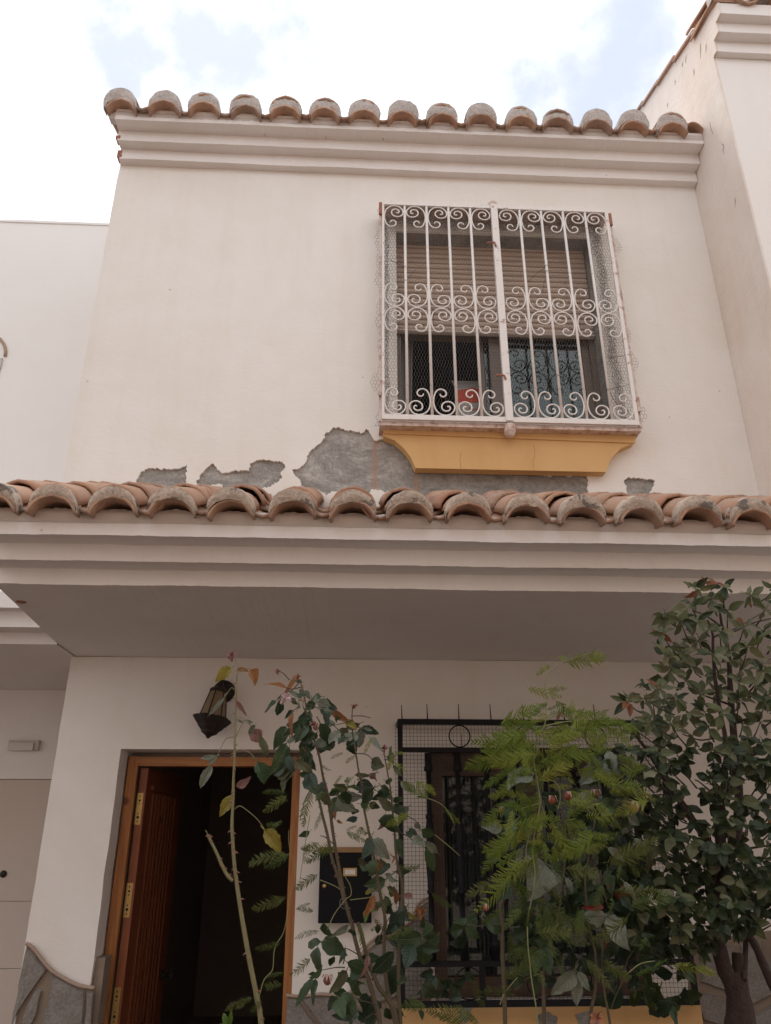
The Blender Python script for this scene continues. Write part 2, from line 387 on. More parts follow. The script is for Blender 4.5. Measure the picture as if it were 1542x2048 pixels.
MB().slab([(XL_UP+.004, 3.15), (XR, 3.15), (XR, 5.95), (XL_UP+.004, 5.95)], [win_hole], YU+.010, YU+.30).build('upper_wall', CEMENT, house)
# side wall and back of the upper storey
MB().box(XL_UP+.004, XL_UP+.20, YU+.30, 9.5, 2.9, 5.9).build('side_wall', WHITE, house)
# hairline cracks as thin recessed-looking slivers
def crack(pts, sc, ox, oy, wdt, name='crack'):
    q = [at(ox+x*sc, oy+y*sc, Y=YU-.0008) for x, y in pts]; q = smoothline(q, 3)
    q = [p + Vector((random.uniform(-.004, .004), 0, random.uniform(-.004, .004))) for p in q]
    MB().tube(q, [wdt*(.3+.7*math.sin(math.pi*(i+.5)/len(q))) for i in range(len(q))], 3).build(name, M_crack, house)
M_crack = M_plain('crack_shadow', (.34, .26, .21), .95)
for pts in ([(540,98),(580,96),(620,92)], [(685,95),(690,140),(715,190),(740,212)], [(1215,195),(1240,230),(1260,245)], [(230,40),(270,48),(300,70)]): crack(pts, .2348, 1180, 940, .0014)
crack([(980,85),(1010,100),(1050,115)], .5, 770, 840, .0012); crack([(985,80),(1000,110)], .5, 770, 840, .0012)
crack([(210,882),(300,880),(380,886),(440,884)], .2594, 180, 160, .0009)

# ---- upper cornice
up_prof = [(3.489, 5.94), (3.489, 5.849), (3.575, 5.849), (3.575, 5.771), (3.644, 5.771), (3.644, 5.69), (3.699, 5.69), (3.699, 5.94)]
xs = [XL_UP+.004 + i*(XR-XL_UP-.006)/70 for i in range(71)]; xs = [xs[0] + i*(xs[-1]-xs[0])/260 for i in range(261)]
upc = MB().extrude_x(up_prof, xs, .0035, lambda i, y, x: x + (noise.noise(Vector((y*30, 1, 2)))*.012 if i == 0 else 0)).build('eaves_cornice', WHITE2, house)
for k, (za, zb) in enumerate(((5.705, 5.735), (5.735, 5.765), (5.785, 5.815))):   # bare bricks at the broken left end
    y0 = 3.645 if k < 2 else 3.577
    MB().box(XL_UP-.006, XL_UP+.022, y0-.004, y0+.05, za, zb-.006).build('brick', BRICK, upc)
for u, v in ((652, 272), (766, 276), (530, 268)):   # rusty nail ends
    p = at(u, v, Y=3.487); MB().tube([p + Vector((0, .01, 0)), p, p + Vector((.002, -.004, -.022))], .0025, 5).build('nail', RUST, upc)

# ---- roof tiles
def tile_bm(r0, r1, L, th=.014, span=R(164), up=1, n=10, seg=4, sq=1.0):
    """half-round clay tile along +Y, r0 at the front; up=1 cover, -1 pan"""
    m = MB(); vs = []
    for s_ in range(seg+1):
        y = L*s_/seg; r = r0 + (r1-r0)*s_/seg
        for lay in (0, 1):
            rr = r - lay*th
            for k in range(n+1):
                a = math.pi/2 - span/2 + span*k/n
                j = noise.noise(Vector((k*.9, s_*1.3, r0*50+lay)))*.0035
                vs.append((math.cos(a)*(rr+j), y + (noise.noise(Vector((k*1.1, 7, r0*90)))*.006 if s_ == 0 else 0), up*sq*(math.sin(a)*(rr+j) - r0*math.cos(span/2))))
    W = 2*(n+1); fs = []
    for s_ in range(seg):
        for k in range(n):
            a = s_*W + k; b = a + W
            fs.append((a, a+1, b+1, b)); a2 = a + n+1; b2 = b + n+1; fs.append((a2, b2, b2+1, a2+1))
        for k in (0, n):
            a = s_*W + k; fs.append((a, a+W, a+W+n+1, a+n+1))
    for s_ in (0, seg):
        for k in range(n): a = s_*W + k; fs.append((a, a+1, a+1+n+1, a+n+1))
    m.add(vs, fs); return m
T_EAVE = [tile_bm(.096+.002*i, .086, .38, .011, R(164), sq=.92).mesh('roof_tile', TILE, True) for i in range(3)]
T_EAVE_U = [tile_bm(.095+.002*i, .088, .36, .012, R(160), sq=.95).mesh('roof_tile', TILE, True) for i in range(3)]
T_COVER = [tile_bm(.094+.003*i, .080, .42, .014, R(172), sq=.95).mesh('roof_tile', TILE, True) for i in range(4)]
T_PAN = [tile_bm(.078+.003*i, .088, .42, .013, R(165), -1).mesh('pan_tile', TILE, True) for i in range(3)]
for l in (T_EAVE, T_COVER, T_PAN):
    for me in l:
        md = None
def plug_mesh(seed, r, h0, h1, mat, depth=.05, lower=None):
    """mortar filling the end of a tile: a lumpy half-disc with a lower arch cut out"""
    rnd = random.Random(seed); n = 14; rows = 4; vs = []; fs = []
    def outp(t): a = math.pi*t; return Vector((math.cos(a)*r*1.0, h0 + math.sin(a)*(h1-h0)))
    def inp(t):
        a = math.pi*t
        if lower: return Vector((math.cos(a)*lower[0], lower[1] + math.sin(a)*lower[2]))
        return Vector((math.cos(a)*r*.98, h0 - .012))
    for q in range(rows+1):
        for k in range(n+1):
            t = k/n; p = inp(t)*(1-q/rows) + outp(t)*(q/rows)
            bul = math.sin(math.pi*q/rows)*.004
            vs.append((p.x + rnd.uniform(-.002, .002), -bul + rnd.uniform(-.0035, .0035), p.y + rnd.uniform(-.002, .002)))
    m1 = (rows+1)*(n+1)
    for q in range(rows):
        for k in range(n): a = q*(n+1)+k; fs.append((a, a+1, a+n+2, a+n+1))
    ring = [k for k in range(n+1)] + [q*(n+1)+n for q in range(1, rows+1)] + [rows*(n+1)+k for k in range(n-1, -1, -1)] + [q*(n+1) for q in range(rows-1, 0, -1)]
    o = len(vs); vs += [vs[i] for i in ring] + [(vs[i][0], depth, vs[i][2]) for i in ring]; L_ = len(ring)
    fs += [(o+i, o+(i+1) % L_, o+L_+(i+1) % L_, o+L_+i) for i in range(L_)]
    return MB().add(vs, fs).mesh('mortar_plug', mat, True)
PL_LOW = [plug_mesh(i, .096, .026, .120, MORTAR, .06, (.093, .0, .070)) for i in range(6)]
PL_UP = [plug_mesh(20+i, .098, .050, .150, MORTAR_U, .07, (.094, .0, .072)) for i in range(6)]
PL_IN = [plug_mesh(40+i, .084, .0, .050, MORTAR_W, .05) for i in range(4)]
def placeM(x, y, z, tilt, yaw=0.0, roll=0.0, sc=1.0):
    return Matrix.Translation((x, y, z)) @ Matrix.Rotation(yaw, 4, 'Z') @ Matrix.Rotation(tilt, 4, 'X') @ Matrix.Rotation(roll, 4, 'Y') @ Matrix.Scale(sc, 4)
def eave(parent, X, yF, z0, slope, plugs, rows, inset, eaves, lift, rec, ptilt, pan_y=.008):
    J = random.uniform
    for i, x in enumerate(X):
        x += 0; tl = slope
        link('roof_tile', random.choice(eaves), parent, placeM(x, yF + J(-.006, .006), z0 + J(-.003, .003), slope*.4, J(-.07, .07), J(-.06, .06)))
        link('mortar_plug', random.choice(PL_IN), parent, placeM(x, yF+rec+J(0, .015), z0-.002+rec*.15, 0, J(-.1, .1)))
        link('mortar_plug', random.choice(plugs), parent, placeM(x + J(-.003, .003), yF+inset-.010 + J(-.006, .006), z0+.002 + J(-.003, .003), ptilt+J(-.07, .07), J(-.06, .06), J(-.05, .05)))
        for r in range(rows):
            s_ = (inset-.004 if r == 0 else inset + .05 + r*.17 + J(-.04, .04))
            link('roof_tile', random.choice(T_COVER), parent, placeM(x + J(-.010, .010)*(r > 0), yF + s_*math.cos(slope), z0+lift + .010*(r > 0) + s_*math.sin(slope), slope + J(-.035, .035), J(-.05, .05)*(1+r), J(-.06, .06)))
        if i+1 < len(X):
            xm = (x + X[i+1])/2
            for r in range(max(1, rows-1)):
                s_ = .012 + r*.27
                link('pan_tile', random.choice(T_PAN), parent, placeM(xm + J(-.006, .006), yF + pan_y + s_*math.cos(slope) + J(-.012, .012), z0+.078 + .010*r + s_*math.sin(slope), slope, J(-.05, .05), J(-.06, .06)))
XU = [at(u, v, Y=3.46).x for u, v in zip([245,332,411,493,572,650,729,805,884,960,1040,1113,1190,1263,1340], [205+5*i/1.6 for i in range(15)])]
eave(upc, XU, 3.435, 5.876, R(24), PL_UP, 2, .016, T_EAVE_U, .054, .06, R(10), -.012)
for a_, (dz, rl) in enumerate(((0.0, .9), (.03, .6))):    # broken tile leaning on the neighbour's wall
    link('roof_tile', T_EAVE[a_], upc, placeM(XR-.05, 3.47+.03*a_, 5.92+dz, R(24), .2, rl, .8))

# ---- porch roof (soffit slab + stepped cornice), its tiles
pr = [(3.195, 2.829), (3.083, 2.829), (3.083, 2.901), (2.976, 2.901), (2.976, 2.997), (3.698, 3.33), (4.85, 3.33), (4.85, ZS+.0), (3.195, ZS)]
xs = [left_edge(3.2) + i*(2.75-left_edge(3.2))/330 for i in range(331)]
porch = MB().extrude_x(pr, xs, .004, lambda i, y, x: left_edge(y) if i == 0 else x).build('porch_roof', WHITE2, house)
XLW = [at(u, 1010+.027*u, Y=2.92).x for u in (-12,108,228,345,462,585,705,818,937,1053,1165,1280,1398,1505,1625,1740,1850,1958)]
eave(porch, XLW, 2.900, 2.964, R(25.0), PL_LOW, 4, .020, T_EAVE, .034, .082, R(20))
MB().add([(q[0], q[1], q[2]) for q in ((-1.50, 3.02, 3.012), (2.75, 3.02, 3.012), (2.75, 3.70, 3.355), (-1.56, 3.70, 3.355))], [(0, 1, 2, 3)]).build('mortar_bed', MORTAR_W, porch, fix=False)
# lumpy mortar fillet between cornice top and the tiles
fl = MB(); N_ = 220; vs = []
for i in range(N_+1):
    x = -1.50 + i*(4.2/N_); d = noise.noise(Vector((x*9, 2, 0)))*.007 + noise.noise(Vector((x*31, 5, 0)))*.004
    vs += [(x, 2.974, 2.955), (x, 2.962+d, 2.985+d*.6), (x, 2.972, 3.012+d), (x, 3.03, 3.03)]
fl.add(vs, [(i*4+k, i*4+4+k, i*4+5+k, i*4+1+k) for i in range(N_) for k in range(3)]).build('mortar_fillet', MORTAR_W, porch, True)
fl = MB(); vs = []
for i in range(N_+1):
    x = XL_UP+.01 + i*((XR-XL_UP-.015)/N_); d = noise.noise(Vector((x*9, 12, 0)))*.007 + noise.noise(Vector((x*31, 15, 0)))*.004
    vs += [(x, 3.4885, 5.875), (x, 3.486+d*.25, 5.895+d*.6), (x, 3.489, 5.922+d), (x, 3.54, 5.955)]
fl.add(vs, [(i*4+k, i*4+4+k, i*4+5+k, i*4+1+k) for i in range(N_) for k in range(3)]).build('mortar_fillet', MORTAR_U if False else MORTAR_W, upc, True)
for u, v, r in ((42, 1205, .02),):      # bare brick at the soffit's corner
    p = at(u, v, Z=ZS-.003); MB().lathe([(.001, 0), (.022, .0), (.026, .004)], 7, p).build('chipped_edge', BRICK, porch)

# ---- lower wall with door and window openings
DX0, DX1, DZ1 = -1.267, -.25, 2.236
LX0, LX1, LZ0, LZ1 = .485, 1.62, 1.0, 2.236
lo_out = [(-1.624, 0), (DX0, 0)] + [(DX0 + noise.noise(Vector((1, 8, i*.4)))*.006, i*.075) for i in range(1, 29)] + [(DX0, DZ1), (DX1, DZ1), (DX1, 0), (2.75, 0), (2.75, ZS-.002), (-1.624, ZS-.002)] + [(-1.624 + noise.noise(Vector((4, 2, i*.5)))*.004, ZS - i*.08) for i in range(1, 34)]
MB().slab(lo_out, [[(LX0, LZ0), (LX1, LZ0), (LX1, LZ1), (LX0, LZ1)]], YL, YL+.25).build('lower_wall', WHITE, house)
MB().box(-1.622, -1.40, YL+.25, 5.69, 0, ZS-.004).build('side_wall', WHITE, house)

# door frame, leaf, hinges, hall
fr = MB().box(DX0+.012, DX0+.066, YL+.15, YL+.24, 0, DZ1-.025)
fr.box(DX1-.052, DX1-.006, YL+.13, YL+.24, 0, DZ1-.025)
dfr = fr.build('door_frame', PINE, house)
MB().box(DX0+.0665, DX1-.0525, YL+.152, YL+.24, DZ1-.078, DZ1-.027).build('frame_head', PINE_X, dfr)
hx, hy = DX0+.075, YL+.205
ang = R(3.5)
def leafM(): return Matrix.Translation((hx, hy, 0)) @ Matrix.Rotation(-ang, 4, 'Z')
LM = leafM()
def inM(mb): mb.v = [tuple(LM @ Vector(p)) for p in mb.v]; return mb
d_ = MB().box(0, .045, 0, .80, .01, DZ1-.085)
door = inM(d_).build('front_door', DOORW, house, label='reddish wooden front door standing open into the hall')
# raised vertical mouldings on the visible face
for y0, y1 in ((.13, .165), (.205, .225), (.265, .30), (.345, .365), (.405, .44), (.485, .505), (.545, .58), (.62, .655)):
    inM(MB().box(.0455, .055, y0, y1, .62, DZ1-.22)).build('moulding', DOORW, door)
inM(MB().box(.0455, .06, .09, .70, DZ1-.20, DZ1-.175)).build('moulding', DOORW, door)
inM(MB().box(.0455, .06, .09, .70, .55, .575)).build('moulding', DOORW, door)
inM(MB().lathe([(.03, 0), (.03, .008), (.012, .012), (.012, .04), (.028, .05), (.03, .07), (.015, .082)], 14, (.0455, .73, 1.0), Vector((1, 0, 0)))).build('door_knob', DARK, door, True)
inM(MB().box(.0, .0445, -.006, -.0008, .02, DZ1-.09)).build('door_edge', M_wood('door_edge_wood', (.17, .05, .02), (.27, .085, .035)), door)
hz = [at(275, (1585+1650)/2, Y=hy).z, at(255, 1800, Y=hy).z, at(232, 2012, Y=hy).z]
for z in hz + [hz[2]-.5]:
    hg = MB().box(-.006, .034, -.0095, -.0065, z-.085, z+.085)
    hinge = inM(hg).build('hinge', BRASS, door)
    inM(MB().tube([(-.010, -.012, z-.085), (-.010, -.012, z+.085)], .006, 8)).build('hinge_pin', DARK, door)
    for dz, rr in ((.066, .0042), (.044, .0062), (.026, .0042), (-.026, .0042), (-.046, .008), (-.068, .0042)):
        inM(MB().lathe([(rr, 0), (rr*.7, .0016)], 8, (.016, -.0096, z+dz), Vector((0, -1, 0)))).build('screw', DARK, door)
inM(MB().box(-.016, -.001, -.02, .02, .02, DZ1-.09)).build('gap_shade', DARK, door)  # dark filler standing in for the shade in the gap beside the jamb
hall = MB()
hall.box(-1.63, -1.605, YL+.255, 10, 0, 2.6); hall.box(.30, .315, YL+.255, 10, 0, 2.6); hall.box(-1.63, .315, 9.98, 10.02, 0, 2.62); hall.box(-1.63, .315, YL+.255, 10, 2.59, 2.63)
hall.box(-1.62, .315, YL+.26, 10, -.01, .002)
hall.box(-1.604, DX0+.011, YL+.2505, YL+.2605, 0, 2.6); hall.box(DX1-.005, .299, YL+.2505, YL+.2605, 0, 2.6); hall.box(DX0+.012, DX1-.006, YL+.2505, YL+.2605, DZ1-.028, 2.6)
hall.build('hall_interior', HALL, house)

# ---- stone cladding with terracotta edging, low on the wall
def stone(px, Y, depth, mat=STONE, parent=None, name='stone', bev=.92):
    q = [at(u, v, Y=Y) for u, v in px]; c = sum(q, Vector())/len(q)
    rg = ragged([(p.x, p.z) for p in q], .007, .03, len(px)*7+int(px[0][0]))
    n = len(rg); cc = Vector((c.x, c.z))
    vs = [(p.x, Y, p.y) for p in rg] + [((p-cc).x*bev + cc.x, Y-depth, (p-cc).y*bev + cc.y) for p in rg] + [(cc.x, Y-depth-.004, cc.y)]
    fs = [(i, (i+1) % n, n+(i+1) % n, n+i) for i in range(n)] + [(n+i, n+(i+1) % n, 2*n) for i in range(n)]
    return MB().add(vs, fs).build(name, mat, parent)
lw = bpy.data.objects['lower_wall']
def backing(px, Y0=YL-.012, Y1=YL-.001):
    q = [at(u, v, Y=Y0) for u, v in px]; return MB().slab([(p.x, p.z) for p in q], [], Y0, Y1).build('joint_mortar', JOINT, lw)
backing([(53,1892),(75,1910),(100,1942),(130,1960),(160,1976),(188,1982),(150,2330),(-10,2330)])
for px in ([(53,1895),(62,1903),(95,1939),(66,1980),(30,2035),(18,2075)], [(104,1946),(130,1962),(160,1979),(172,1981),(165,2100),(60,2120),(85,2040),(100,1985)], [(73,1978),(85,1980),(76,2022),(58,2060),(45,2046),(52,2018)], [(176,1983),(188,1985),(180,2100),(168,2100)], [(36,2075),(52,2062),(55,2120),(30,2140),(12,2120),(20,2082)]):
    stone(px, YL-.013, .016, STONE, lw)
q = smoothline([at(u, v, Y=YL-.02) for u, v in ((52,1887),(66,1896),(97,1935),(125,1955),(158,1971),(190,1976))], 5)
MB().tube(q, [.009+.002*noise.noise(Vector((i*.7, 0, 0))) for i in range(len(q))], 7).build('edging', CAPT, lw, True)
MB().box(DX0+.003, DX0+.05, YL+.03, YL+.149, .9, at(200, 1912, Y=YL+.1).z).build('broken_render', M_plaster('broken_render', (.30, .24, .19), (.16, .12, .09), .8, .01, False), lw)
backing([(574,1992),(640,1990),(700,1995),(735,1900),(775,1868),(820,1850),(840,1815),(862,1800),(862,2010),(862,2330),(560,2330)])
for px in ([(578,1998),(594,1997),(640,2060),(600,2110),(566,2110),(572,2040)], [(602,1996),(660,1994),(720,2015),(735,2048),(690,2090),(650,2060),(625,2030)], [(738,1905),(775,1875),(800,1900),(795,1940),(750,1950),(728,1930)], [(728,1940),(790,1948),(800,1990),(745,2010),(716,1995)], [(806,1862),(836,1840),(857,1850),(857,1920),(815,1930),(804,1890)], [(812,1938),(857,1930),(857,1995),(812,2000),(803,1970)], [(845,1812),(858,1806),(858,1842),(842,1835)]):
    stone(px, YL-.013, .016, STONE, lw)
q = smoothline([at(u, v, Y=YL-.02) for u, v in ((572,1990),(600,1993),(640,1988),(695,1990),(712,1950),(730,1896),(775,1862),(818,1846),(838,1808),(858,1796))], 4)
MB().tube(q, .008, 6).build('edging', CAPT, lw, True)
backing([(1378,1900),(1420,1880),(1480,1870),(1700,1840),(1700,2330),(1380,2330)])
for px in ([(1404,1905),(1465,1890),(1470,1930),(1462,1985),(1400,1965)], [(1395,1985),(1440,1992),(1470,2010),(1472,2030),(1450,2052),(1405,2040),(1392,2010)], [(1480,1890),(1520,1880),(1530,1940),(1542,1990),(1500,2012),(1484,2000)], [(1545,1880),(1680,1860),(1680,2000),(1550,1985),(1538,1930)], [(1420,2060),(1480,2050),(1540,2010),(1600,2010),(1600,2120),(1430,2120)]):
    stone(px, YL-.013, .018, STONE, lw)

# ---- lower window set in the wall
wf = MB()
a, b_, c_, d2 = LX0+.003, LX1-.003, LZ0+.003, LZ1-.003
for x0, x1, z0, z1 in ((a, a+.075, c_, d2), (b_-.075, b_, c_, d2), (a+.0755, b_-.0755, d2-.13, d2), (a+.0755, b_-.0755, c_, c_+.09), ((a+b_)/2-.05, (a+b_)/2+.05, c_+.0905, d2-.1305)):
    wf.box(x0, x1, YL+.08, YL+.15, z0, z1)
lwin = wf.build('ground_floor_window', BROWNW, house)
for x0, x1 in ((a+.08, (a+b_)/2-.055), ((a+b_)/2+.055, b_-.08)):
    MB().box(x0, x1, YL+.11, YL+.116, c_+.095, d2-.135).build('pane', GLASS, lwin)
# lace curtain behind the panes
cv = MB(); n = 60; vs = []
for i in range(n+1):
    x = a+.02 + (b_-a-.04)*i/n; y = YL+.20 + .012*math.sin(i*1.7)
    vs += [(x, y, c_), (x, y, d2)]
cv.add(vs, [(2*i, 2*i+2, 2*i+3, 2*i+1) for i in range(n)]).build('curtain', CURT, lwin, True)
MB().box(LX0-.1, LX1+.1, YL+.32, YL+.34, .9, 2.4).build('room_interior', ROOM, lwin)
# ochre block under the lower window
sb = MB(); q0 = at(800, 2016, Y=YL-.06)
sb.box(.30, 1.845, YL-.06, YL-.0015, .45, .985)
sill = sb.build('window_sill', OCHRE, house, label='ochre painted block below the ground floor window')
for pts in ([(920,2012),(945,2016),(940,2032),(930,2048),(918,2040)], [(1075,2030),(1095,2024),(1115,2034),(1110,2060),(1080,2060)], [(1150,2030),(1180,2022),(1200,2040),(1190,2060),(1160,2055)]):
    q = [at(u, v, Y=YL-.0625) for u, v in pts]; rg = ragged([(p.x, p.z) for p in q], .008, .012, 5)
    MB().slab([(p.x, p.y) for p in rg], [], YL-.0625, YL-.0605).build('bare_patch', CEMENT, sill)
# ------------------------------------------------------------------ upper window
WY = YU+.14
uw = MB()
for x0, x1, z0, z1 in ((WX0+.002, WX0+.035, WZ0+.002, WZ1-.08), (WX1-.035, WX1-.002, WZ0+.002, WZ1-.08), (WX0+.0355, WX1-.0355, WZ0+.002, WZ0+.04), (WX0+.0355, WX1-.0355, 4.585, 4.622)):
    uw.box(x0, x1, WY, WY+.09, z0, z1)
uwin = uw.build('upper_window', ALU, house, label='sliding upper window with half lowered beige roller shutter')
MB().box(WX0+.003, WX1-.003, WY-.002, WY+.20, WZ1-.0, WZ1+.02).build('lintel', WHITE2, uwin)
prof = [(.004, .0), (-.006, .004), (-.0115, .012), (-.0115, .024), (-.006, .033), (.004, .0355)]
zz = 4.588; k = 0
while zz < WZ1-.01:
    MB().extrude_x([(WY-.012 + y, zz + z) for y, z in prof], [WX0+.006, (WX0+WX1)/2, WX1-.006]).build('shutter_slat', SLAT, uwin); zz += .0395; k += 1
MB().extrude_x([(WY-.020 + y*1.6, 4.560 + z*.72) for y, z in prof], [WX0+.006, WX1-.006]).build('shutter_slat', M_plain('shutter_end_rail', (.58, .50, .43), .5), uwin)
def ux(u): return at(u, 760, Y=WY+.03).x
sa = MB()          # right sash
for x0, x1 in ((ux(982), ux(1004)), (ux(1170), ux(1192))): sa.box(x0, x1, WY+.028, WY+.055, WZ0+.042, 4.583)
sa.box(ux(1004)+.0005, ux(1170)-.0005, WY+.028, WY+.055, WZ0+.042, WZ0+.085)
sash = sa.build('sash', ALU, uwin)
MB().box(ux(1004)-.004, ux(1170)+.004, WY+.038, WY+.043, WZ0+.08, 4.583).build('pane', GLASS, uwin)
MB().box(ux(960), ux(972), WY+.060, WY+.085, WZ0+.042, 4.583).build('sash_stile', ALU, uwin)
MB().box(ux(972)+.005, ux(1165), WY+.070, WY+.073, WZ0+.06, 4.57).build('pane', GLASS, uwin)
cv = MB(); vs = []
for i in range(25):
    x = ux(796) + .0+ (ux(826)-ux(796))*i/24; y = WY+.14 + .012*math.sin(i*1.4)
    vs += [(x*1.0 - .0 + (.0 if i < 24 else -.01), y, WZ0+.03), (x + .02*i/24, y, 4.7)]
cv.add(vs, [(2*i, 2*i+2, 2*i+3, 2*i+1) for i in range(24)]).build('curtain', CURT, uwin, True)
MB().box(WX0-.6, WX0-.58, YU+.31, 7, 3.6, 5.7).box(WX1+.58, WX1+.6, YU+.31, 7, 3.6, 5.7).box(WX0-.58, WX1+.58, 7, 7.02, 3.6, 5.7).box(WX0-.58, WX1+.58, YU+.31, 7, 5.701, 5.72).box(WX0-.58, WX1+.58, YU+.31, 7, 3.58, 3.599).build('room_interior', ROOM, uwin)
# card box on the window ledge (thing of its own)
cb = thing('cardboard_box', 'red and grey cardboard box standing inside the open half of the upper window', 'box', tuple(at(930, 830, Y=WY+.16)))
B0 = WY+.13
x0, x1 = at(916, 800, Y=B0).x, at(998, 800, Y=B0).x; z_b = WZ0+.045; z_m = at(940, 805, Y=B0).z; z_t = at(940, 781, Y=B0).z; z_tt = at(940, 764, Y=B0+.1).z
MB().box(x0, x1, B0, B0+.22, z_b, z_m).build('carton', BOX_G, cb)
MB().box(x0, x1, B0-.001, B0+.221, z_m+.0005, z_t).build('red_band', BOX_R, cb)
MB().add([(x0, B0+.01, z_t+.001), (x1, B0+.01, z_t+.001), (x1+.02, B0+.12, z_tt+.02), (x0-.02, B0+.12, z_tt+.02), (x0, B0+.01, z_t-.004), (x1, B0+.01, z_t-.004), (x1+.02, B0+.12, z_tt+.014), (x0-.02, B0+.12, z_tt+.014)], [(0,1,2,3),(4,7,6,5),(0,4,5,1),(1,5,6,2),(2,6,7,3),(3,7,4,0)]).build('open_flap', BOX_G, cb)
MB().add([(x0-.001, B0, z_b), (x0-.001, B0+.22, z_b), (x0-.001, B0+.22, z_t), (x0-.001, B0, z_t)], [(0, 3, 2, 1)]).build('red_side', M_plain('dark_red_card', (.30, .035, .025), .6), cb, fix=False)
xm = (x0+x1)/2-.02
MB().add([(x0+.01, B0-.002, z_t+.0), (xm+.05, B0-.002, z_t), (xm, B0+.02, z_t+.035)], [(0, 1, 2)]).build('red_flap', BOX_R, cb, fix=False)
def text(s, size, M, mat, parent, name='lettering', ext=.0004):
    c = bpy.data.curves.new(name, 'FONT'); c.body = s; c.size = size; c.align_x = 'CENTER'; c.align_y = 'CENTER'; c.extrude = ext
    t = bpy.data.objects.new('tmp', c); COL.objects.link(t); dg = bpy.context.evaluated_depsgraph_get()
    me = bpy.data.meshes.new_from_object(t.evaluated_get(dg)); bpy.data.objects.remove(t); me.materials.clear(); me.materials.append(mat)
    return link(name, me, parent, M)
FRONT = Matrix.Rotation(R(90), 4, 'X')
text('bodegue', .036, Matrix.Translation(((x0+x1)/2, B0-.002, at(935, 818, Y=B0).z)) @ FRONT, BOX_R, cb)

# ochre apron under the upper window
ap = zp([(766,858),(1272,872),(1269,885),(1240,898),(1222,918),(1212,944),(831,936),(822,915),(808,897),(790,881),(767,872)], 0, 0, 1, YU-.06)
apr = MB().slab(ap, [], YU-.06, YU-.001).build('window_apron', OCHRE, house, label='ochre curved apron under the upper window')
lip = zp([(766,853),(1272,872),(1270,886),(767,867)], 0, 0, 1, YU-.066)
MB().slab(lip, [], YU-.068, YU-.0605).build('lip', OCHRE, apr)
for pts in ([(1067,890),(1070,908),(1066,925),(1069,941)], [(922,905),(920,920),(923,938)], [(833,938),(900,939),(990,942),(1100,944),(1205,946)]):
    q = smoothline([at(u, v, Y=YU-.0605) + Vector((0, 0, random.uniform(-.003, .003))) for u, v in pts], 4); MB().tube(q, [.0004+.0007*random.random() for _ in q], 3).build('crack', M_plain('ochre_crack', (.25, .12, .05), .95), apr)
MB().box(at(764, 850, Y=YU-.09).x, at(1276, 860, Y=YU-.09).x, YU-.085, YU-.0015, 3.80, 3.835).build('sill_ledge', IRON_R, house)

# ------------------------------------------------------------------ white iron grille of the upper window
GY = YU-.13
gx0, gx1 = at(764, 640, Y=GY).x, at(1247, 640, Y=GY).x
gz0, gz1 = at(1020, 845, Y=GY).z, at(990, 412, Y=GY).z
gr = thing('window_grille', 'white wrought iron grille with scrolls bolted over the upper window', 'window grille', ((gx0+gx1)/2, GY, gz0))
gxm = at(1003, 640, Y=GY).x
fm = MB()
W_ = .022
for xa, xb in ((gx0, gxm-.004), (gxm+.004, gx1)):
    fm.box(xa, xb, GY-.008, GY+.010, gz0, gz0+.030); fm.box(xa, xb, GY-.008, GY+.010, gz1-.026, gz1)
fm.box(gx0, gx0+.013, GY-.008, GY+.010, gz0+.0305, gz1-.0265); fm.box(gx1-.02, gx1, GY-.008, GY+.010, gz0+.0305, gz1-.0265)
fm.build('leaf_frame', IRON_W, gr)
MB().box(gxm-.018, gxm+.022, GY-.016, GY+.012, gz0+.004, gz1+.004).build('centre_post', IRON_W, gr)
bf = MB()
bf.box(gx0-.012, gx1+.012, GY+.012, YU-.0005, gz0-.028, gz0-.006); bf.box(gx0-.012, gx1+.012, GY+.012, YU-.0005, gz1-.018, gz1-.004)
bf.box(gx0-.016, gx0-.003, GY+.004, GY+.03, gz0-.005, gz1-.02); bf.box(gx1+.004, gx1+.018, GY+.004, GY+.03, gz0-.005, gz1-.02)
bf.build('fixing_frame', IRON_R, gr)
barx = [at(u, 833, Y=GY).x for u in (815.3, 864.7, 914.5, 963.9, 1076, 1124.6, 1174, 1224)]
bar_me = MB().tube([(0, 0, gz0+.0305), (0, 0, gz1-.0265)], .0082, 8).mesh('bar', IRON_W, True)
for x in barx: link('bar', bar_me, gr, Matrix.Translation((x, GY+.001, 0)))
raw = [(112,305),(122,280),(150,268),(182,276),(205,312),(182,358),(120,378),(62,350),(27,280),(14,190),(32,100),(72,42),(130,8),(200,0),(268,25),(316,88),(312,150),(270,188),(210,197),(152,170),(130,120),(150,76),(200,60),(243,77),(254,110),(232,133),(212,120)]
gapw = .131
def scroll_pts(mx, mz):
    P = [Vector(((x/340-.5)*gapw*.97*mx, 0, y*.00043*mz)) for x, y in raw]
    return smoothline(P, 3)
SCR = {}
for mx in (1, -1):
    for mz in (1, -1):
        p = scroll_pts(mx, mz); SCR[mx, mz] = MB().tube(p, [.0036]*4 + [.0044]*(len(p)-8) + [.0040]*4, 6).mesh('scroll', IRON_W, True)
ed = [gx0+.006, *barx[:4], gxm-.016, gxm+.02, *barx[4:], gx1-.008]
gaps = [(ed[i], ed[i+1]) for i in range(5)] + [(ed[i], ed[i+1]) for i in range(6, 11)]
ori = [1, -1, 1, -1, 1, -1, 1, -1, 1, -1]
z_mid = at(790, 613.5, Y=GY).z
for (xa, xb), o_ in zip(gaps, ori):
    cx = (xa+xb)/2; sx = (xb-xa)/gapw
    for z, mz in ((gz0+.034, 1), (z_mid+.004, 1), (z_mid-.004, -1), (gz1-.030, -1)):
        link('scroll', SCR[o_, mz], gr, Matrix.Translation((cx, GY, z)) @ Matrix.Diagonal((min(1.0, sx), 1, 1, 1)))
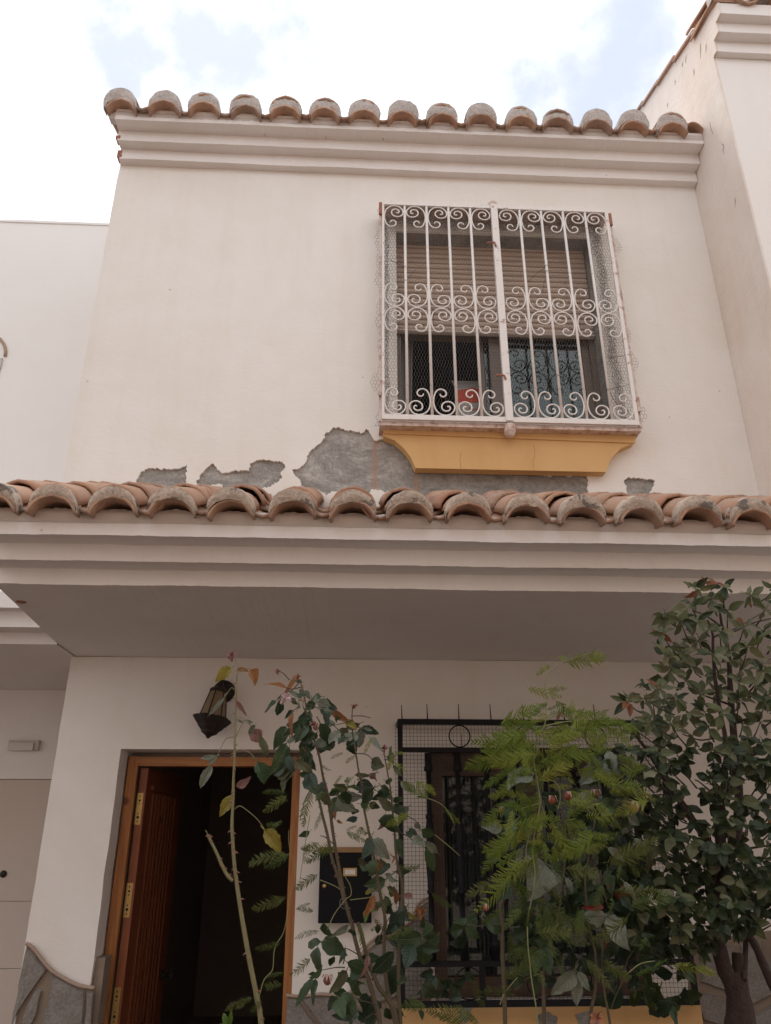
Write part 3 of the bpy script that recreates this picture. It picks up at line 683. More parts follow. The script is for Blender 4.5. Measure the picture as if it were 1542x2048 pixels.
for x, z, s_ in ((gxm, gz1+.012, 1), (gxm+.004, gz0-.03, -1)):
    MB().lathe([(.030, -.02), (.032, .012), (.024, .028), (.006, .034)] if s_ > 0 else [(.006, -.055), (.022, -.045), (.033, -.02), (.031, .022)], 8, (x, GY+.016, z), Vector((0, 0, 1)), .39).build('lug', IRON_R, gr)
for x, z in ((gx0-.010, gz1-.06), (gx0-.010, gz0+.19), (gx1+.011, gz1-.08), (gx1+.011, gz0+.13)):
    MB().tube([(x, GY-.004, z-.045), (x, GY-.004, z+.045)], .010, 8).build('hinge', RUST if z > 4.5 else IRON_R, gr)
for dz, z in ((0, gz1-.30), (0, gz0+.29)):
    MB().tube([(gxm-.055, GY-.002, z+.004), (gxm-.03, GY-.012, z), (gxm-.012, GY-.018, z-.004), (gxm-.006, GY-.02, z-.03)], .006, 6).build('latch', RUST, gr)
def tie(u, v, du, dv, L=1):
    p = at(u, v, Y=GY); r_ = .010
    pts = [p + Vector((math.cos(a_)*r_, math.sin(a_)*r_*1.1, .002*a_)) for a_ in [i*.9 for i in range(8)]]
    e = at(u+du, v+dv, Y=GY+.05); m_ = (p+e)/2 + Vector((0, .01, .012))
    MB().tube(pts + smoothline([pts[-1], m_, e], 4), .0013, 4).build('tie_wire', TIE, gr)
for a_ in ((809,537,-30,-18), (810,565,22,-26), (762,683,12,-4), (1092,535,-36,28), (1093,546,-8,44), (1116,755,10,4), (1216,783,42,-14), (1216,783,20,26), (1256,714,-40,2), (1171,461,-16,8), (866,626,2,22)): tie(*a_)

# ------------------------------------------------------------------ chicken wire
def hexnet(mb, x0, x1, z0, z1, c, fy, keep, rad=.00065, jit=.12, seed=1):
    rnd = random.Random(seed); W = c; H = c*.86; pts = {}
    def P(i, j, k):
        key = (i, j, k)
        if key not in pts:
            x = x0 + i*W*.5 + (0); z = z0 + j*H*1.5 + (k*H*.5)
            p = Vector((x + rnd.uniform(-1, 1)*c*jit, 0, z + rnd.uniform(-1, 1)*c*jit)); p = p + noise.noise_vector(p*4.0 + Vector((seed, 0, 0)))*c*.6; p.y = fy(p.x, p.z) ; pts[key] = p
        return pts[key]
    ni = int((x1-x0)/(W*.5)); nj = int((z1-z0)/(H*1.5))
    for j in range(nj):
        for i in range(ni):
            par = (i+j) % 2
            a = P(i, j, par); b = P(i+1, j, 1-par)
            if keep(a.x, a.z) and keep(b.x, b.z): mb.tube([a, b], rad, 3, False)
            if par == 1:
                d = P(i, j+1, 0)
                if keep(a.x, a.z) and keep(d.x, d.z): mb.tube([a, d], rad*1.15, 3, False)
cw = MB()
def nz1(x, z, f, s): return noise.noise(Vector((x*f, s, z*f)))
def keep_main(x, z):
    e = .012 + .04*max(0, nz1(x*.0, z, 6, 3)) + .02*nz1(x, z, 14, 5)
    if x < gx0: return x > gx0-.012 - .06*max(0, .35+nz1(0, z, 7, 9))
    if x > gx1: return x < gx1+.012 + .075*max(0, .25+nz1(1, z, 6, 19))
    return gz0+.02 < z < gz1-.03 + .02*nz1(x, 0, 9, 2)
hexnet(cw, gx0-.07, gx1+.08, gz0-.02, gz1+.02, .0165, lambda x, z: GY+.030 + .010*nz1(x, z, 5, 1) + .006*nz1(x, z, 17, 2), keep_main, .0008, .10, 1)
def keep_l(x, z): return x < gx0+.045+.012*nz1(0, z, 8, 4) and x > gx0+.012 and gz0+.05 < z < gz1-.06
def keep_r(x, z): return abs(x - (gx1-.060-.0*z + .014*nz1(1, z, 5, 6))) < .026 and gz0+.03 < z < gz1-.05
def keep_t(x, z): return z > gz1-.115+.03*nz1(x, 0, 6, 8) and gx0+.02 < x < gx1-.03 and z < gz1-.04
for s_ in range(3):
    f = lambda x, z, s_=s_: GY+.045 + .02*s_ + .022*nz1(x, z, 16+s_*5, 11+s_) + .015*nz1(x, z, 40, 21+s_)
    hexnet(cw, gx0, gx0+.08, gz0, gz1, .0145, f, keep_l, .0009, .4, 30+s_)
    hexnet(cw, gx1-.14, gx1+.02, gz0, gz1, .0145, f, keep_r, .0009, .4, 40+s_)
    if s_ < 3: hexnet(cw, gx0, gx1, gz1-.16, gz1, .0150, f, keep_t, .0009, .35, 50+s_)
cw.build('chicken_wire', WIRE, fix=False, label='crumpled grey chicken wire stretched behind the white window grille', cat='wire mesh')

# ------------------------------------------------------------------ black grille of the lower window
BY = 4.46
bx0, bx1 = .293, 1.806; bz1, bz0 = 2.39, .995
z_r2, z_lo = at(900, 1500, Y=BY).z, at(950, 1927, Y=BY).z
bg_ = thing('window_grille', 'black iron grille with spikes, rings and turned bars over the ground floor window', 'window grille', ((bx0+bx1)/2, BY, bz0))
fm = MB()
fm.box(bx0, bx1, BY-.012, BY+.012, bz1-.030, bz1); fm.box(bx0, bx1, BY-.012, BY+.012, bz0, bz0+.028)
fm.box(bx0, bx0+.026, BY-.0125, BY+.0125, bz0+.0285, bz1-.0305); fm.box(bx1-.026, bx1, BY-.0125, BY+.0125, bz0+.0285, bz1-.0305)
fm.box(bx0+.0265, bx1-.0265, BY-.011, BY+.011, z_r2-.013, z_r2+.013); fm.box(bx0+.0265, bx1-.0265, BY-.011, BY+.011, z_lo-.013, z_lo+.013)
for x in (bx0, bx1-.026):
    for z in (bz0, bz1-.03): fm.box(x, x+.026, BY+.0126, YL-.001, z, z+.026)
fm.build('frame', IRON_B, bg_)
h_ = z_r2-z_lo-.03
turned = [(.020, 0), (.020, .06), (.025, .065), (.025, .085), (.0135, .09), (.0135, h_*.30), (.021, h_*.30+.004), (.021, h_*.30+.016), (.015, h_*.30+.02), (.020, h_*.40), (.024, h_*.46), (.016, h_*.50), (.026, h_*.52), (.018, h_*.56), (.021, h_*.62), (.015, h_*.66), (.021, h_*.665), (.021, h_*.68), (.0135, h_*.685), (.0135, h_-.10), (.025, h_-.095), (.025, h_-.075), (.020, h_-.07), (.020, h_)]
bar_me = MB().lathe(turned, 8).mesh('turned_bar', IRON_B, True)
for k in range(8):
    link('turned_bar', bar_me, bg_, Matrix.Translation((.4615 + k*.1625, BY+.001, z_lo+.0135)))
ring = [Vector((math.cos(t*math.pi/12)*.5, 0, math.sin(t*math.pi/12)*.5)) for t in range(25)]
rr_ = (bz1-.03 - z_r2-.013)/2
for u in (919, 1053, 1190):
    c = Vector((at(u, 1470, Y=BY).x, BY, (bz1-.03+z_r2+.013)/2))
    MB().tube([c + p*2*(rr_-.003) for p in ring], .0042, 6, False).build('ring', IRON_B, bg_, True)
MB().tube([(at(923, 1495, Y=BY).x, BY-.012, z_r2+.01), (at(923, 1470, Y=BY).x, BY-.012, at(923, 1469, Y=BY).z)], .0022, 5).build('loose_pin', IRON_B, bg_)
rb = (z_lo-.013 - bz0-.028)/2
for u in (938, 1082, 1210):
    c = Vector((at(u, 1965, Y=BY).x, BY, (z_lo-.013+bz0+.028)/2)); MB().tube([c + p*2*(rb-.003) for p in ring], .004, 6, False).build('ring', IRON_B, bg_, True)
for u in (965, 1150): MB().box(at(u, 1965, Y=BY).x-.014, at(u, 1965, Y=BY).x+.014, BY-.006, BY+.006, bz0+.0285, z_lo-.0135).build('lower_post', IRON_B, bg_)
for u, v in ((804,1410),(855,1408),(918,1408),(982,1408),(1047,1410),(1129,1409),(1190,1409),(1310,1409)):
    x = at(u, 1438, Y=BY).x; MB().tube([(x, BY, bz1), (x + random.uniform(-.003, .003), BY, at(u, v, Y=BY).z)], [.0042, .0022], 6).build('spike', IRON_B, bg_)
sc = MB(); p_ = .0205
x = bx0-.012
while x < bx1+.012:
    sc.tube([(x, BY+.019, bz0), (x + .002, BY+.019 + .002*math.sin(x*50), (bz0+bz1)/2), (x, BY+.019, bz1-.02 + .012*noise.noise(Vector((x*30, 0, 0))))], .0010, 3, False); x += p_
z = bz0+.01
while z < bz1-.02:
    sc.tube([(bx0-.018 + .006*noise.noise(Vector((z*40, 1, 0))), BY+.021, z), ((bx0+bx1)/2, BY+.021, z + .003), (bx1+.012, BY+.021, z)], .0010, 3, False); z += p_
sc.build('wire_screen', WIRE_B, bg_, fix=False, label='dark square wire screen tied to the grille')

# ------------------------------------------------------------------ wall lantern
lp = at(444, 1372, Y=YL-.02); lt = thing('wall_lantern', 'black wall lantern with amber panes above the open front door', 'wall lamp', (lp.x, YL, lp.z-.1))
MB().lathe([(.062, 0), (.066, .008), (.055, .022), (.03, .030)], 18, (lp.x+.012, YL-.0005, lp.z-.03), Vector((0, -1, 0))).build('wall_plate', IRON_L, lt, True)
ct = at(437, 1385, Y=YL-.13); cbm = at(424, 1440, Y=YL-.145)
ax = (ct - cbm).normalized(); H = (ct-cbm).length
MB().tube(smoothline([(lp.x+.012, YL-.02, lp.z+.01), (lp.x+.004, YL-.075, lp.z+.035), tuple(ct + ax*.045)], 5), .010, 7).build('arm', IRON_L, lt, True)
N6 = 6
def ringp(c, r, rot=.3): 
    x = Vector((1, 0, 0)); x = (x - ax*x.dot(ax)).normalized(); y = ax.cross(x)
    return [c + (x*math.cos(rot+2*math.pi*k/N6) + y*math.sin(rot+2*math.pi*k/N6))*r for k in range(N6)]
rb_, rt_ = ringp(cbm, .076), ringp(ct, .046)
for k in range(N6):
    a, b, c, d = rb_[k], rb_[(k+1) % 6], rt_[(k+1) % 6], rt_[k]
    MB().add([a, b, c, d], [(0, 1, 2, 3)]).build('amber_pane', AMBER, lt, fix=False)
    MB().tube([a, d], .0042, 5).build('rib', IRON_L, lt)
MB().add(ringp(ct, .052) + ringp(ct + ax*.016, .050) + ringp(ct + ax*.030, .03) + ringp(ct + ax*.055, .018), [(k+6*j, (k+1) % 6+6*j, (k+1) % 6+6*j+6, k+6*j+6) for j in range(3) for k in range(6)] + [tuple(range(5, -1, -1)), tuple(range(18, 24))]).build('cap', IRON_L, lt)
ft = MB(); rings = [(.100, .012), (.104, .004), (.092, -.010), (.086, -.018), (.070, -.034), (.066, -.042), (.046, -.062), (.040, -.074), (.016, -.088), (.005, -.102)]
vs = []
for r, h in rings:
    x = Vector((1, 0, 0)); x = (x - ax*x.dot(ax)).normalized(); y = ax.cross(x)
    for k in range(24):
        t = 2*math.pi*k/24; rr = r*(1 + .06*math.cos(6*t)); vs.append(cbm + ax*h + (x*math.cos(t+.3) + y*math.sin(t+.3))*rr)
ft.add(vs, [(j*24+k, j*24+(k+1) % 24, (j+1)*24+(k+1) % 24, (j+1)*24+k) for j in range(len(rings)-1) for k in range(24)] + [tuple(range(24)), tuple(range(240-24, 240))])
ft.build('base', IRON_L, lt)

# ------------------------------------------------------------------ mailbox
mq0, mq1 = at(640, 1705, Y=YL-.09), at(743, 1846, Y=YL-.09)
mb_ = thing('mailbox', 'black wall mailbox with brass name plate behind the rose canes', 'mailbox', ((mq0.x+mq1.x)/2, YL, mq1.z))
MB().box(mq0.x, mq1.x, YL-.09, YL-.001, mq1.z, mq0.z).build('body', MAILB, mb_)
MB().box(mq0.x+.006, mq1.x-.006, YL-.094, YL-.0905, mq1.z+.006, mq0.z-.03).build('door', MAILB, mb_)
MB().box(mq0.x-.004, mq1.x-.004, YL-.10, YL-.001, mq0.z+.0005, mq0.z+.026).build('lid', M_wood('lid_wood', (.20, .11, .045), (.30, .17, .075), 'x'), mb_)
cx, cz = at(700, 1744, Y=YL-.096).x, at(700, 1744, Y=YL-.096).z
npf = MB(); hw, hh = .036, .0195
npf.box(cx-hw, cx+hw, YL-.0985, YL-.0945, cz+hh-.006, cz+hh); npf.box(cx-hw, cx+hw, YL-.0985, YL-.0945, cz-hh, cz-hh+.006)
npf.box(cx-hw, cx-hw+.007, YL-.0985, YL-.0945, cz-hh+.0062, cz+hh-.0062); npf.box(cx+hw-.007, cx+hw, YL-.0985, YL-.0945, cz-hh+.0062, cz+hh-.0062)
plate = npf.build('name_plate', BRASS, mb_); MB().box(cx-hw+.008, cx+hw-.008, YL-.0972, YL-.0946, cz-hh+.007, cz+hh-.007).build('name_card', CARD, plate)
kc = at(649, 1772, Y=YL-.095); MB().lathe([(.010, 0), (.010, .004), (.006, .005)], 12, (kc.x, YL-.0945, kc.z), Vector((0, -1, 0))).build('lock', BRASS, mb_, True)
ec = at(689, 1806, Y=YL-.096)
MB().tube([Vector((ec.x + .024*math.cos(t), YL-.0945, ec.z + .026*math.sin(t))) for t in [R(60)+i*R(240)/16 for i in range(17)]], [.0008+.0022*math.sin(math.pi*i/16) for i in range(17)], 5).build('post_horn_emblem', SILV, mb_)
MB().tube([Vector((ec.x + .012*math.cos(t), YL-.0945, ec.z + .013*math.sin(t))) for t in [i*R(360)/14 for i in range(15)]], .0016, 5).build('post_horn_emblem', SILV, mb_)

# ------------------------------------------------------------------ neighbour on the left
nb = thing('house', 'white neighbouring house with flat parapet set back on the left', 'house', (-3, 5.7, 0))
NT = 6.233
MB().box(-5.2, -1.50, 4.79, 4.99, 2.9, NT-.02).build('upper_wall', WHITE3, nb)
MB().extrude_x([(4.782, NT-.02), (4.782, NT), (5.0, NT), (5.0, NT-.02)], [-5.2 + i*.1 for i in range(38)], .003).build('parapet_coping', WHITE3, nb)
# arched window on its wall: dark opening in relief surround
ac = at(-45, 705, Y=4.79); rw = at(13, 705, Y=4.79).x - ac.x
arc = [(ac.x + rw*math.cos(t), ac.z-.03 + rw*1.0*math.sin(t)) for t in [math.pi*i/16 for i in range(17)]]
MB().tube([(x, 4.785, z) for x, z in arc], .012, 6).build('window_arch', CAPT, nb, True)
MB().box(ac.x-rw+.01, ac.x+rw-.012, 4.775, 4.789, ac.z-.13, ac.z-.05).build('shutter_box', FIXT, nb)
MB().box(ac.x-rw+.01, ac.x+rw-.014, 4.784, 4.789, ac.z-1.2, ac.z-.131).build('window', M_plain('neighbour_shutter', (.36, .34, .33), .6), nb)
npf_ = [(4.28, 2.819), (4.159, 2.819), (4.159, 2.908), (4.09, 2.908), (4.09, 2.995), (4.79, 3.32), (5.9, 3.32), (5.9, 2.755), (4.28, 2.755)]
MB().extrude_x(npf_, [-5.2 + i*.15 for i in range(25)] + [left_edge(4.6)-.002], .003).build('porch_roof', WHITE2, nb)
MB().box(-5.2, -1.40, 5.695, 5.9, 2.22, 2.754).build('lower_wall', WHITE3, nb)
MB().box(-5.2, -1.40, 5.68, 5.9, 2.15, 2.2195).build('door_lintel', WHITE3, nb)
dz = [0, .62, 1.02, 1.40, 2.149]
nd = MB().box(-5.0, -1.40, 5.72, 5.76, 0, 2.149).build('garage_door', BEIGE, nb)
for i in range(len(dz)-1): MB().box(-5.0, -1.40, 5.70, 5.7195, dz[i]+.0015, dz[i+1]-.0015).build('panel', BEIGE, nd)
kp = at(7, 1748, Y=5.7); MB().lathe([(.022, 0), (.022, .006), (.012, .010), (.009, .012)], 12, (kp.x, 5.6995, kp.z), Vector((0, -1, 0))).build('lock', DARK, nd, True)
e0, e1 = at(18, 1480, Y=5.66), at(75, 1500, Y=5.66)
em = thing('wall_light', 'small pale bulkhead wall light above the beige garage door', 'wall lamp', ((e0.x+e1.x)/2, 5.69, e1.z))
MB().box(e0.x, e1.x, 5.66, 5.694, e1.z, e0.z).build('body', FIXT, em); MB().box(e0.x+.01, e1.x-.03, 5.645, 5.6595, e1.z-.004, e0.z-.02).build('diffuser', M_plain('frosted_cover', (.60, .56, .52), .4), em)

# ------------------------------------------------------------------ neighbour on the right
nr = thing('house', 'taller white neighbouring house with cracked side wall at the upper right', 'house', (3.4, 3.3, 0))
def vz(y): return 6.545 + (y-3.05)*.425      # verge line
sw = MB(); n = 26; X0 = XR+.001
prof = [(3.20, 2.0)] + [(3.20, 6.55)] + [(3.06 + i*.1, vz(3.06+i*.1)) for i in range(0, 45)] + [(7.5, 2.0)]
prof = [(3.20, 3.15), (3.20, 6.26), (3.158, 6.26), (3.158, 6.35), (3.094, 6.35), (3.094, 6.435), (3.036, 6.435), (3.036, 6.53)] + [(3.06+i*.15, vz(3.06+i*.15)) for i in range(30)] + [(7.5, 3.45), (3.75, 3.45)]
vs = [(X0 + (noise.noise(Vector((y*3, z*3, 0)))*.0), y, z) for y, z in prof] + [(X0+.012, y, z) for y, z in prof]; m = len(prof)
sw.add(vs, [tuple(range(m-1, -1, -1)), tuple(range(m, 2*m))] + [(i, (i+1) % m, m+(i+1) % m, m+i) for i in range(m)])
swo = sw.build('side_wall', WORN, nr)
MB().box(X0+.0125, 6.0, 3.2005, 3.45, 3.2, 6.53).build('front_wall', WHITE3, nr)
cpr = [(3.199, 6.256), (3.158, 6.256), (3.158, 6.349), (3.094, 6.349), (3.094, 6.433), (3.036, 6.433), (3.036, 6.528), (3.199, 6.528)]
nco = MB().extrude_x(cpr, [X0+.0128 + i*.1 for i in range(30)], .003).build('eaves_cornice', WHITE2, nr)
MB().extrude_x([(y-.003, z-.002) for y, z in cpr[1:7]] + [(3.19, 6.526), (3.19, 6.26)], [X0-.004 + i*.004 for i in range(5)], .005).build('cornice_end', WORN, nr)
for i in range(12):
    x = X0+.06 + i*.245
    link('roof_tile', T_EAVE[i % 3], nco, placeM(x, 2.985, 6.545, R(12), random.uniform(-.06, .06)))
    link('mortar_plug', PL_UP[i % 6], nco, placeM(x, 3.02, 6.55, 0))
    link('pan_tile', T_PAN[i % 3], nco, placeM(x+.122, 2.99, 6.565, R(22)))
    link('roof_tile', T_COVER[i % 4], nco, placeM(x, 3.01, 6.59, R(22)))
for i in range(17):       # verge tiles along the sloping edge, each lapping the one below
    y = 3.04 + i*.27; y2 = y+.30; t_ = random.uniform(.0, .012)
    a0, a1 = vz(y)+.022+t_, vz(y2)+.004
    MB().add([(X0-.018-t_, y, a0-.02), (X0+.2, y, a0-.02), (X0+.2, y2, a1-.02), (X0-.018-t_, y2, a1-.02), (X0-.018-t_, y, a0), (X0+.2, y, a0), (X0+.2, y2, a1), (X0-.018-t_, y2, a1)], [(0,3,2,1),(4,5,6,7),(0,1,5,4),(1,2,6,5),(2,3,7,6),(3,0,4,7)]).build('verge_tile', TILE, swo)
for u, v, L, a_ in ((1375,80,.06,60),(1401,100,.10,65),(1412,95,.05,70),(1372,118,.06,62),(1365,130,.04,60),(1335,210,.03,60),(1423,258,.11,92),(1447,300,.06,75),(1446,290,.05,110),(1470,405,.06,70),(1388,145,.05,70),(1350,165,.03,50)):
    d = FW + RT*((u-771)/F_PX) - UP*((v-1024)/F_PX); t = (X0-.0008)/d.x; p = Vector((X0-.0008, d.y*t, CAM_Z+d.z*t)); a_ = R(a_)
    q = [p + Vector((0, -math.cos(a_), math.sin(a_)))*L*(k_/4-.5) + Vector((0, random.uniform(-.006, .006), random.uniform(-.006, .006))) for k_ in range(5)]
    MB().tube(q, [.0005, .0016, .0028, .002, .0005], 4).build('crack', M_crack, swo)
MB().box(2.76, 6.0, 2.3, 9, 0, 2.6).build('ground_floor', WHITE3, nr)  # unseen; extended forward to darken the right side of the porch
MB().box(2.76, 6.0, 3.451, 8.5, 2.601, 6.5).build('upper_storey', WHITE3, nr)
# ------------------------------------------------------------------ plants
def leaf_mat(name, stops, vein, rough=.34, trans=.25, dust=0.0, spot=None):
    m, nt, b = new_mat(name)
    oi = node(nt, 'ShaderNodeObjectInfo'); c = ramp(nt, oi.outputs['Random'], stops)
    uv = node(nt, 'ShaderNodeUVMap'); sp = node(nt, 'ShaderNodeSeparateXYZ'); nt.links.new(uv.outputs[0], sp.inputs[0])
    du = mth(nt, 'ABSOLUTE', mth(nt, 'SUBTRACT', sp.outputs[0], .5))
    mid = node(nt, 'ShaderNodeMapRange', inp={1: .008, 2: .045, 3: 1, 4: 0}); nt.links.new(du, mid.inputs[0])
    ph = mth(nt, 'SUBTRACT', mth(nt, 'MULTIPLY', sp.outputs[1], 8.0), mth(nt, 'MULTIPLY', du, 5.0))
    fr = mth(nt, 'ABSOLUTE', mth(nt, 'SUBTRACT', mth(nt, 'FRACT', ph), .5))
    sv = node(nt, 'ShaderNodeMapRange', inp={1: .02, 2: .11, 3: .55, 4: 0}); nt.links.new(fr, sv.inputs[0])
    vf = mth(nt, 'MAXIMUM', mid.outputs[0], sv.outputs[0])
    c = mixc(nt, mth(nt, 'MULTIPLY', vf, .55), c, vein)
    n = tex(nt, 5, 5, .6, coord='UV')
    if spot: c = mixc(nt, mth(nt, 'MULTIPLY', ramp(nt, n, [(.50, 0), (.64, 1)]), .8), c, spot)
    if dust: c = mixc(nt, mth(nt, 'MULTIPLY', ramp(nt, tex(nt, 9, 6, .65, coord='UV'), [(.35, .2), (.7, 1)]), dust), c, (.30, .31, .26))
    geo = node(nt, 'ShaderNodeNewGeometry'); c2 = mixc(nt, mth(nt, 'MULTIPLY', geo.outputs['Backfacing'], .35), c, (.16, .19, .12))
    nt.links.new(c2, b.inputs['Base Color']); b.inputs['Roughness'].default_value = rough; b.inputs['Specular IOR Level'].default_value = .45
    bump(nt, b, mth(nt, 'MULTIPLY', vf, -1.0), .002)
    tr = node(nt, 'ShaderNodeBsdfTranslucent'); nt.links.new(c2, tr.inputs[0]); mx = node(nt, 'ShaderNodeMixShader', inp={0: trans})
    o = [x for x in nt.nodes if x.type == 'OUTPUT_MATERIAL'][0]
    nt.links.new(b.outputs[0], mx.inputs[1]); nt.links.new(tr.outputs[0], mx.inputs[2]); nt.links.new(mx.outputs[0], o.inputs[0]); return m
LM_ = {
 'g': leaf_mat('rose_leaf_green', [(0, (.030, .060, .022)), (.5, (.045, .080, .030)), (1, (.060, .095, .030))], (.12, .17, .07)),
 'd': leaf_mat('rose_leaf_dark', [(0, (.016, .034, .018)), (.6, (.026, .050, .022)), (1, (.040, .062, .026))], (.07, .10, .05)),
 'p': leaf_mat('rose_leaf_dusty', [(0, (.10, .125, .085)), (1, (.16, .175, .12))], (.24, .25, .18), .6, .2, .45),
 'o': leaf_mat('rose_leaf_olive', [(0, (.065, .075, .025)), (1, (.095, .090, .030))], (.16, .16, .07), .5, .3, .15),
 'y': leaf_mat('rose_leaf_yellow', [(0, (.24, .20, .03)), (1, (.30, .24, .04))], (.36, .30, .08), .5, .35, 0, (.20, .13, .02)),
 'b': leaf_mat('rose_leaf_dry', [(0, (.26, .085, .03)), (.5, (.32, .13, .05)), (1, (.22, .09, .04))], (.36, .2, .1), .7, .25, 0, (.36, .22, .07)),
 'k': leaf_mat('rose_leaf_pink', [(0, (.30, .17, .15)), (1, (.24, .12, .11))], (.34, .22, .2), .7, .25, 0, (.17, .06, .05)),
 'r': leaf_mat('red_petal', [(0, (.20, .015, .010)), (1, (.14, .01, .008))], (.35, .03, .02), .6, .2),
 'B': leaf_mat('bright_leaf', [(0, (.10, .19, .03)), (1, (.13, .22, .04))], (.2, .28, .08), .45, .35),
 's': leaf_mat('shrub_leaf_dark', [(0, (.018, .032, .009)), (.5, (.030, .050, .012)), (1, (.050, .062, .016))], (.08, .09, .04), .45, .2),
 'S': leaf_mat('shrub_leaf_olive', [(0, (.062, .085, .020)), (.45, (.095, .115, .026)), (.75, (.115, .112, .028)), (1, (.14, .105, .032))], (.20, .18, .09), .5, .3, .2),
 'T': leaf_mat('shrub_leaf_pale', [(0, (.13, .145, .06)), (1, (.20, .19, .085))], (.26, .24, .13), .55, .3, .3),
 'R': leaf_mat('shrub_leaf_russet', [(0, (.24, .08, .03)), (1, (.18, .07, .03))], (.28, .15, .07), .6, .3),
}
def leaf_verts(wd, fold, curl, serr, seed, rows=9, stalk=.22):
    """one leaf 1 m long along +Y on a short stalk: folded along the midrib, twisted, wavy at the rim"""
    rnd = random.Random(seed); vs = []; uv = []; fs = []
    tw_, bend, wave, ph = rnd.uniform(-.9, .9), rnd.uniform(-.16, .16), rnd.uniform(.02, .07), rnd.uniform(0, 6)
    peak = rnd.uniform(.74, .92)
    for i in range(rows+1):
        t = i/rows; sh = (math.sin(math.pi*min(1, t**peak))**.8)*(1-.20*t) if 0 < t < 1 else 0.02
        hw = wd*.5*sh*(1 + (serr if i % 2 else -serr)*(.6+.8*rnd.random())); z0 = -curl*t*t
        ca, sa = math.cos(tw_*(t-.2)), math.sin(tw_*(t-.2))
        for k, u in enumerate((-1, -.5, 0, .5, 1)):
            x = u*hw*(1 + .10*rnd.uniform(-1, 1)*abs(u)); z = abs(u)*hw*fold*(1.0 if abs(u) < .8 else .8) + wave*math.sin(t*9+ph+(2 if u > 0 else 0))*u*u
            vs.append((x*ca - z*sa + bend*t*t, t*(1-.12*curl*t), z0 + x*sa + z*ca)); uv.append((.5+u*.5*max(.15, sh), t))
    for i in range(rows):
        for k in range(4): a = i*5+k; fs.append((a, a+1, a+6, a+5))
    if stalk:
        o = len(vs); w_ = .016
        vs += [(-w_, -stalk, -.06), (w_, -stalk, -.06), (w_, .01, .004), (-w_, .01, .004), (0, -stalk, -.06-w_), (0, .01, -w_)]
        uv += [(.5, 0)]*6; fs += [(o, o+1, o+2, o+3), (o, o+3, o+5, o+4), (o+1, o+4, o+5, o+2)]
    return vs, uv, fs
def leaf_mesh(mat, *a, stalk=.0):
    vs, uv, fs = leaf_verts(*a); me = bpy.data.meshes.new('leaf'); me.from_pydata(vs, [], fs); me.materials.append(mat)
    ul = me.uv_layers.new(name='UVMap')
    for l in me.loops: ul.data[l.index].uv = uv[l.vertex_index]
    for p in me.polygons: p.use_smooth = True
    return me
LMESH = {}
def get_leaf(kind, wd):
    wq = round(wd*10)/10; var = random.randrange(5); key = (kind, wq, var)
    if key not in LMESH:
        dry = kind in 'bkr'
        LMESH[key] = leaf_mesh(LM_[kind], wq, (.75 if dry else (.45, .15, .7, -.25, .3)[var]), (.45 if dry else .12)+.10*var, (.05 if kind in 'gdpoyB' else .01), hash(kind) % 97 if False else ord(kind)*3+var)
    return LMESH[key]
def leaf_at(parent, base, tip, wd, kind, roll=None, up=.45, name='leaf'):
    d = tip-base; L = d.length*1.06
    if L < 1e-4: return
    d.normalize(); n = -FW*1.0 + Vector((0, 0, up)) + Vector((random.uniform(-.5, .5), random.uniform(-.3, .3), random.uniform(-.35, .35)))
    n = (n - d*n.dot(d)); n = n.normalized() if n.length > 1e-4 else d.orthogonal().normalized()
    if roll is not None: n = Matrix.Rotation(roll, 3, d) @ n
    x = d.cross(n).normalized()
    M = Matrix(((x.x*L, d.x*L, n.x*L, base.x), (x.y*L, d.y*L, n.y*L, base.y), (x.z*L, d.z*L, n.z*L, base.z), (0, 0, 0, 1)))
    return link(name, get_leaf(kind, wd), parent, M)
def leaves(parent, lst, ox, oy, sc, Y, spread=.10, fore=.06, stems=None, mat=None):
    for (x0, y0, x1, y1, wd, kind) in lst:
        y = Y + random.uniform(-spread, spread); dy = random.uniform(-fore, fore)
        b = at(ox+x0*sc, oy+y0*sc, Y=y); t = at(ox+x1*sc, oy+y1*sc, Y=y+dy)
        leaf_at(parent, b, t, wd*1.05, kind)
        if stems is not None: stems.append(b)
def cane(pts, ox, oy, sc, Y, r0, r1, sub=5, Y1=None):
    """stem through photo points; radii in photo pixels from first to last point"""
    Y1 = Y if Y1 is None else Y1; n = len(pts)
    P = [at(ox+x*sc, oy+y*sc, Y=Y+(Y1-Y)*i/max(1, n-1)) for i, (x, y) in enumerate(pts)]
    q = smoothline(P, sub); k = Y*.90/F_PX
    rad = [(r0 + (r1-r0)*i/(len(q)-1))*k*(1+.10*noise.noise(Vector((i*.6, r0, Y)))) for i in range(len(q))]
    return q, rad
def stem(parent, name, q, rad, mat, n=6):
    return MB().tube(q, rad, n).build(name, mat, parent, True)
def thorns(mb, q, rad, every, ln, rnd, n=4):
    for i in range(1, len(q)-1):
        for _ in range(every):
            if rnd.random() < .55:
                t = (q[i+1]-q[i]).normalized(); a = rnd.uniform(0, 6.28); x = t.orthogonal().normalized(); y = t.cross(x)
                d = x*math.cos(a)+y*math.sin(a); p = q[i].lerp(q[i+1], rnd.random()) + d*rad[i]*.8
                mb.tube([p, p + d*ln*.5 + t*ln*.05, p + d*ln - t*ln*.35], [ln*.28, ln*.14, ln*.02], n)
CANE_G = M_plain('green_cane_bark', (.17, .15, .065), .6, .35, 40, 0, .001)
CANE_B = M_plain('brown_cane_bark', (.085, .062, .034), .7, .35, 40, 0, .001)
CANE_D = M_plain('dark_twig_bark', (.05, .038, .028), .75, .3, 40, 0, .001)
THORN = M_plain('red_thorn', (.24, .09, .06), .5)
TRUNK = M_plain('shrub_bark', (.050, .030, .026), .9, .75, 18, 0, .012)
FERN_ST = M_plain('fern_stem', (.19, .19, .075), .55, .2, 30)
